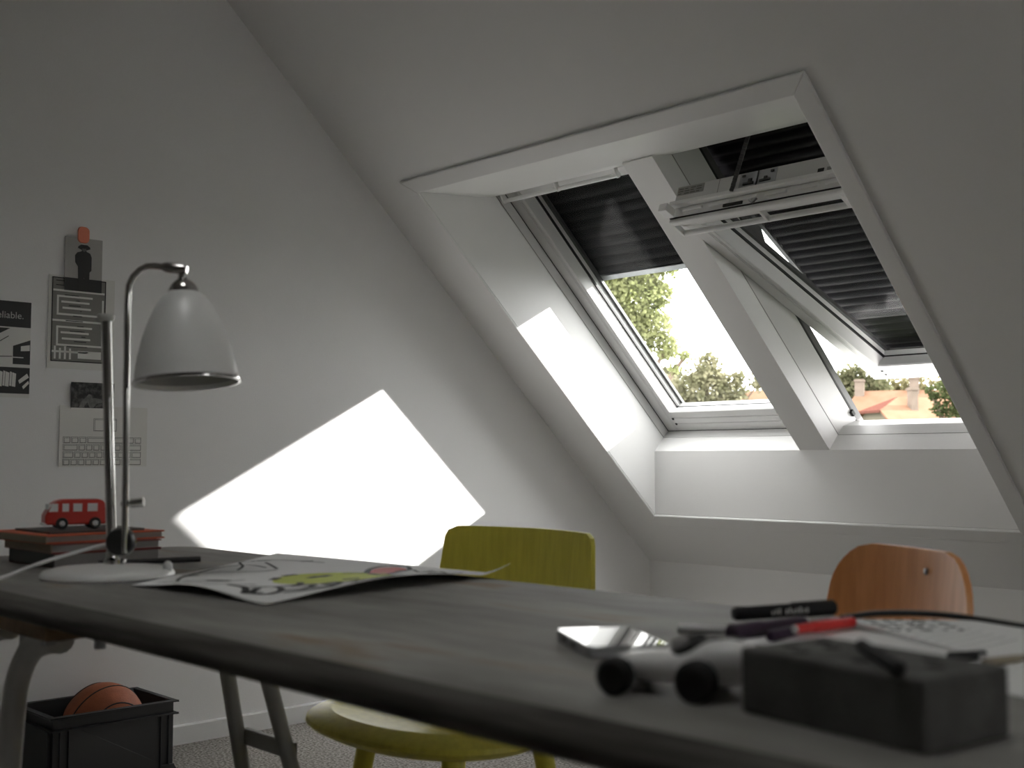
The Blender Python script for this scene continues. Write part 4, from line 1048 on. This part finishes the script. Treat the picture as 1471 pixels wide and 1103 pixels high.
mid = [((-20.31, 29.52, 2.93), 0.62), ((-19.45, 30.2, 3.0), 0.78), ((-19.35, 30.27, 3.75), 0.42), ((-19.3, 30.31, 4.12), 0.20), ((-18.75, 30.72, 3.05), 0.46), ((-18.53, 30.88, 3.52), 0.22), ((-18.05, 31.2, 3.32), 0.24), ((-20.82, 29.1, 3.0), 0.5), ((-19.88, 29.86, 2.3), 0.9), ((-18.8, 30.6, 2.2), .8), ((-19.62, 30.1, 3.45), .28), ((-19.02, 30.5, 3.45), .28)]
tree('broadleaf_tree', mid, LEAFM, 'yellow-green tree crowns beyond the closed window', .17, 5.5, (-19.4, 30.2, 1.2), 2)
md2 = [((-27.03, 36.25, 4.42), 0.53), ((-26.47, 36.75, 4.2), 0.5), ((-27.4, 36.0, 3.89), 0.62), ((-26.03, 37.12, 4.08), 0.38)]
tree('broadleaf_tree', md2, leafmat('leaf_mid_b', (.10, .105, .06), (.19, .18, .115)), 'darker tree crown left of the yellow-green crowns', .17, 5.5, (-27.4, 36.1, .9), 9)
far_ = [((-42.86, 77.07, 5.6), 1.4), ((-42.0, 77.58, 6.6), 1.1), ((-41.35, 77.96, 7.1), 0.85), ((-42.41, 77.34, 6.9), 0.6), ((-40.4, 78.4, 6.3), .9), ((-43.4, 76.8, 4.6), 1.3), ((-41, 78, 5.2), 1.3)]
tree('broadleaf_tree', far_, LEAFF, 'tall green tree behind the left end of the tiled roofs', .40, 5.0, (-42, 77.6, 1.6), 4)
fr2 = [((-47.98, 92.82, 6.91), 1.01), ((-46.48, 93.63, 7.03), 0.83), ((-45.0, 94.42, 6.97), 0.83), ((-43.37, 95.23, 7.03), 0.94), ((-45.73, 94.05, 5.97), 1.3), ((-43.13, 95.34, 5.73), 1.42), ((-47.38, 93.22, 5.73), 1.3)]
tree('broadleaf_tree', fr2, leafmat('leaf_far_b', (.13, .12, .06), (.20, .18, .10)), 'yellowing row of trees behind the chimneys', .46, 5.0, (-45.7, 94.0, 1.6), 5)
rt_ = [((-9.55, 26.95, 2.62), 0.36), ((-9.25, 27.12, 2.33), 0.42), ((-9.85, 26.81, 2.16), 0.16), ((-9.95, 26.75, 2.48), 0.13), ((-9.45, 27.0, 2.01), 0.28), ((-8.9, 27.3, 2.58), 0.5), ((-10.05, 26.70, 2.62), .08), ((-9.80, 26.84, 1.98), .09), ((-8.8, 27.3, 1.8), .6)]
tree('broadleaf_tree', rt_, LEAFR, 'dark green tree in front of the houses at the right', .10, 5.5, (-8.7, 27.4, 1.0), 6, .3)

def house(name, o, ang, Lh, Wh, zg, ze, zr, hipl, label, roofm, halfhip=None):
    """o: ground point under the ridge's left end, ridge runs along ang"""
    root = empty(name, (o[0], o[1], zg), radians(ang), label=label, cat='house')
    h = ze - zg; r = zr - zg; hw_ = Wh / 2; e_ = .3
    m = MB(); m.add([(0, -hw_, 0), (Lh, -hw_, 0), (Lh, hw_, 0), (0, hw_, 0), (0, -hw_, h), (Lh, -hw_, h), (Lh, hw_, h), (0, hw_, h)], [(0, 3, 2, 1), (4, 5, 6, 7), (0, 1, 5, 4), (1, 2, 6, 5), (2, 3, 7, 6), (3, 0, 4, 7)])
    if halfhip is not None:
        t_ = halfhip; yw = hw_ * (1 - (t_ - h) / (r - h))
        m.add([(0, -hw_, h), (0, hw_, h), (0, yw, t_), (0, -yw, t_), (.25, -hw_, h), (.25, hw_, h), (.25, yw, t_), (.25, -yw, t_)], [(0, 3, 2, 1), (4, 5, 6, 7), (0, 1, 5, 4), (1, 2, 6, 5), (2, 3, 7, 6), (3, 0, 4, 7)])
    m.build('wall', CREAM, root, local=True)
    m = MB()
    if halfhip is None:
        vs = [(-e_, -hw_ - e_, h - .1), (Lh + e_, -hw_ - e_, h - .1), (Lh + e_, hw_ + e_, h - .1), (-e_, hw_ + e_, h - .1), (hipl, 0, r), (Lh - hipl, 0, r)]
        m.add(vs, [(0, 1, 5, 4), (1, 2, 5), (2, 3, 4, 5), (3, 2, 1, 0)]); m.build('roof', roofm, root, local=True)
        m = MB(); m.add([(-e_, -hw_ - e_, h - .1), (-e_, hw_ + e_, h - .1), (hipl, 0, r), (hipl, 0, r - .3)], [(0, 2, 1), (0, 3, 2), (1, 2, 3), (0, 1, 3)]); m.build('hip_end', ROOFD, root, local=True)
    else:
        t_ = halfhip; yw = (hw_ + e_) * (1 - (t_ - h + .1) / (r - h + .1))
        vs = [(-e_, -hw_ - e_, h - .1), (Lh + e_, -hw_ - e_, h - .1), (Lh + e_, hw_ + e_, h - .1), (-e_, hw_ + e_, h - .1), (hipl, 0, r), (Lh, 0, r), (-e_, -yw, t_), (-e_, yw, t_)]
        m.add(vs, [(0, 1, 5, 4, 6), (2, 3, 7, 4, 5), (1, 2, 5), (3, 0, 6, 7)]); 
        m = MB(); th_ = .12
        top_ = [(-e_, -hw_ - e_, h - .1), (Lh + e_, -hw_ - e_, h - .1), (Lh, 0, r), (hipl, 0, r), (-e_, -yw, t_)]
        for sgn in (1, -1):
            P = [Vector((a, b * sgn, c)) for a, b, c in top_]; Q = [p - Vector((0, 0, th_)) for p in P]; n = 5
            m.add(P + Q, [tuple(range(n)), tuple(range(2 * n - 1, n - 1, -1))] + [(i, (i + 1) % n, n + (i + 1) % n, n + i) for i in range(n)])
        m.build('roof', roofm, root, local=True)
        m = MB(); P = [Vector((-e_ - .05, -yw - .05, t_ - .03)), Vector((-e_ - .05, yw + .05, t_ - .03)), Vector((hipl, 0, r + .02))]; Q = [p - Vector((0, 0, th_)) for p in P]
        m.add(P + Q, [(0, 1, 2), (5, 4, 3), (0, 3, 4, 1), (1, 4, 5, 2), (2, 5, 3, 0)]); m.build('half_hip', ROOFD, root, local=True)
        for yy in (-.35, .35): MB().box((-.02, yy - .13, t_ - 1.05), (.05, yy + .13, t_ - .50)).build('window', INKG, root, local=True)
    return root
def chimney(root, x, y, z0, z1, wd=.55):
    m = MB(); m.box((x - wd / 2, y - wd / 2, z0), (x + wd / 2, y + wd / 2, z1)); m.box((x - wd / 2 - .05, y - wd / 2 - .05, z1 - .15), (x + wd / 2 + .05, y + wd / 2 + .05, z1 - .05)); m.build('chimney', BRICKC, root, local=True)
hA = house('tiled_house', (-35.6, 64.05, 0), 27.5, 14, 9, -5, 1.6, 5.1, 1.6, 'rear orange-tiled house with hipped left end outside the open window', ROOFT)
chimney(hA, 1.75, -.2, 9.3, 10.8); chimney(hA, 4.9, -.1, 9.3, 10.9)
m = MB(); m.box((3.0, -2.5, 8.55), (3.5, -2.0, 9.05)); m.build('skylight', GRAYR, hA, local=True)
hB = house('tiled_house', (-25.9, 52.2, 0), 62, 9, 8, -5, .9, 3.98, 1.25, 'front orange-tiled house with cream gable outside the open window', ROOFT, halfhip=8.32)
chimney(hB, 1.6, -.75, 7.9, 9.42, .36)
# dormer and roof light on the right slope of the front house
m = MB(); m.box((2.2, -2.55, 7.0), (2.7, -2.0, 7.5)); m.build('skylight', GRAYR, hB, local=True)
m = MB(); m.box((4.6, -3.4, 6.6), (6.2, -1.6, 7.55)); D = m.build('dormer', ROOFD, hB, local=True)
m = MB(); m.box((4.5, -3.5, 7.55), (6.3, -1.5, 7.68)); m.build('dormer_roof', GRAYR, D, local=True)
hC = house('tiled_house', (-42.0, 60.4, 0), 30, 5.5, 8, -5, 2.0, 5.25, 1.2, 'small piece of orange-tiled house beyond the closed window', ROOFT)
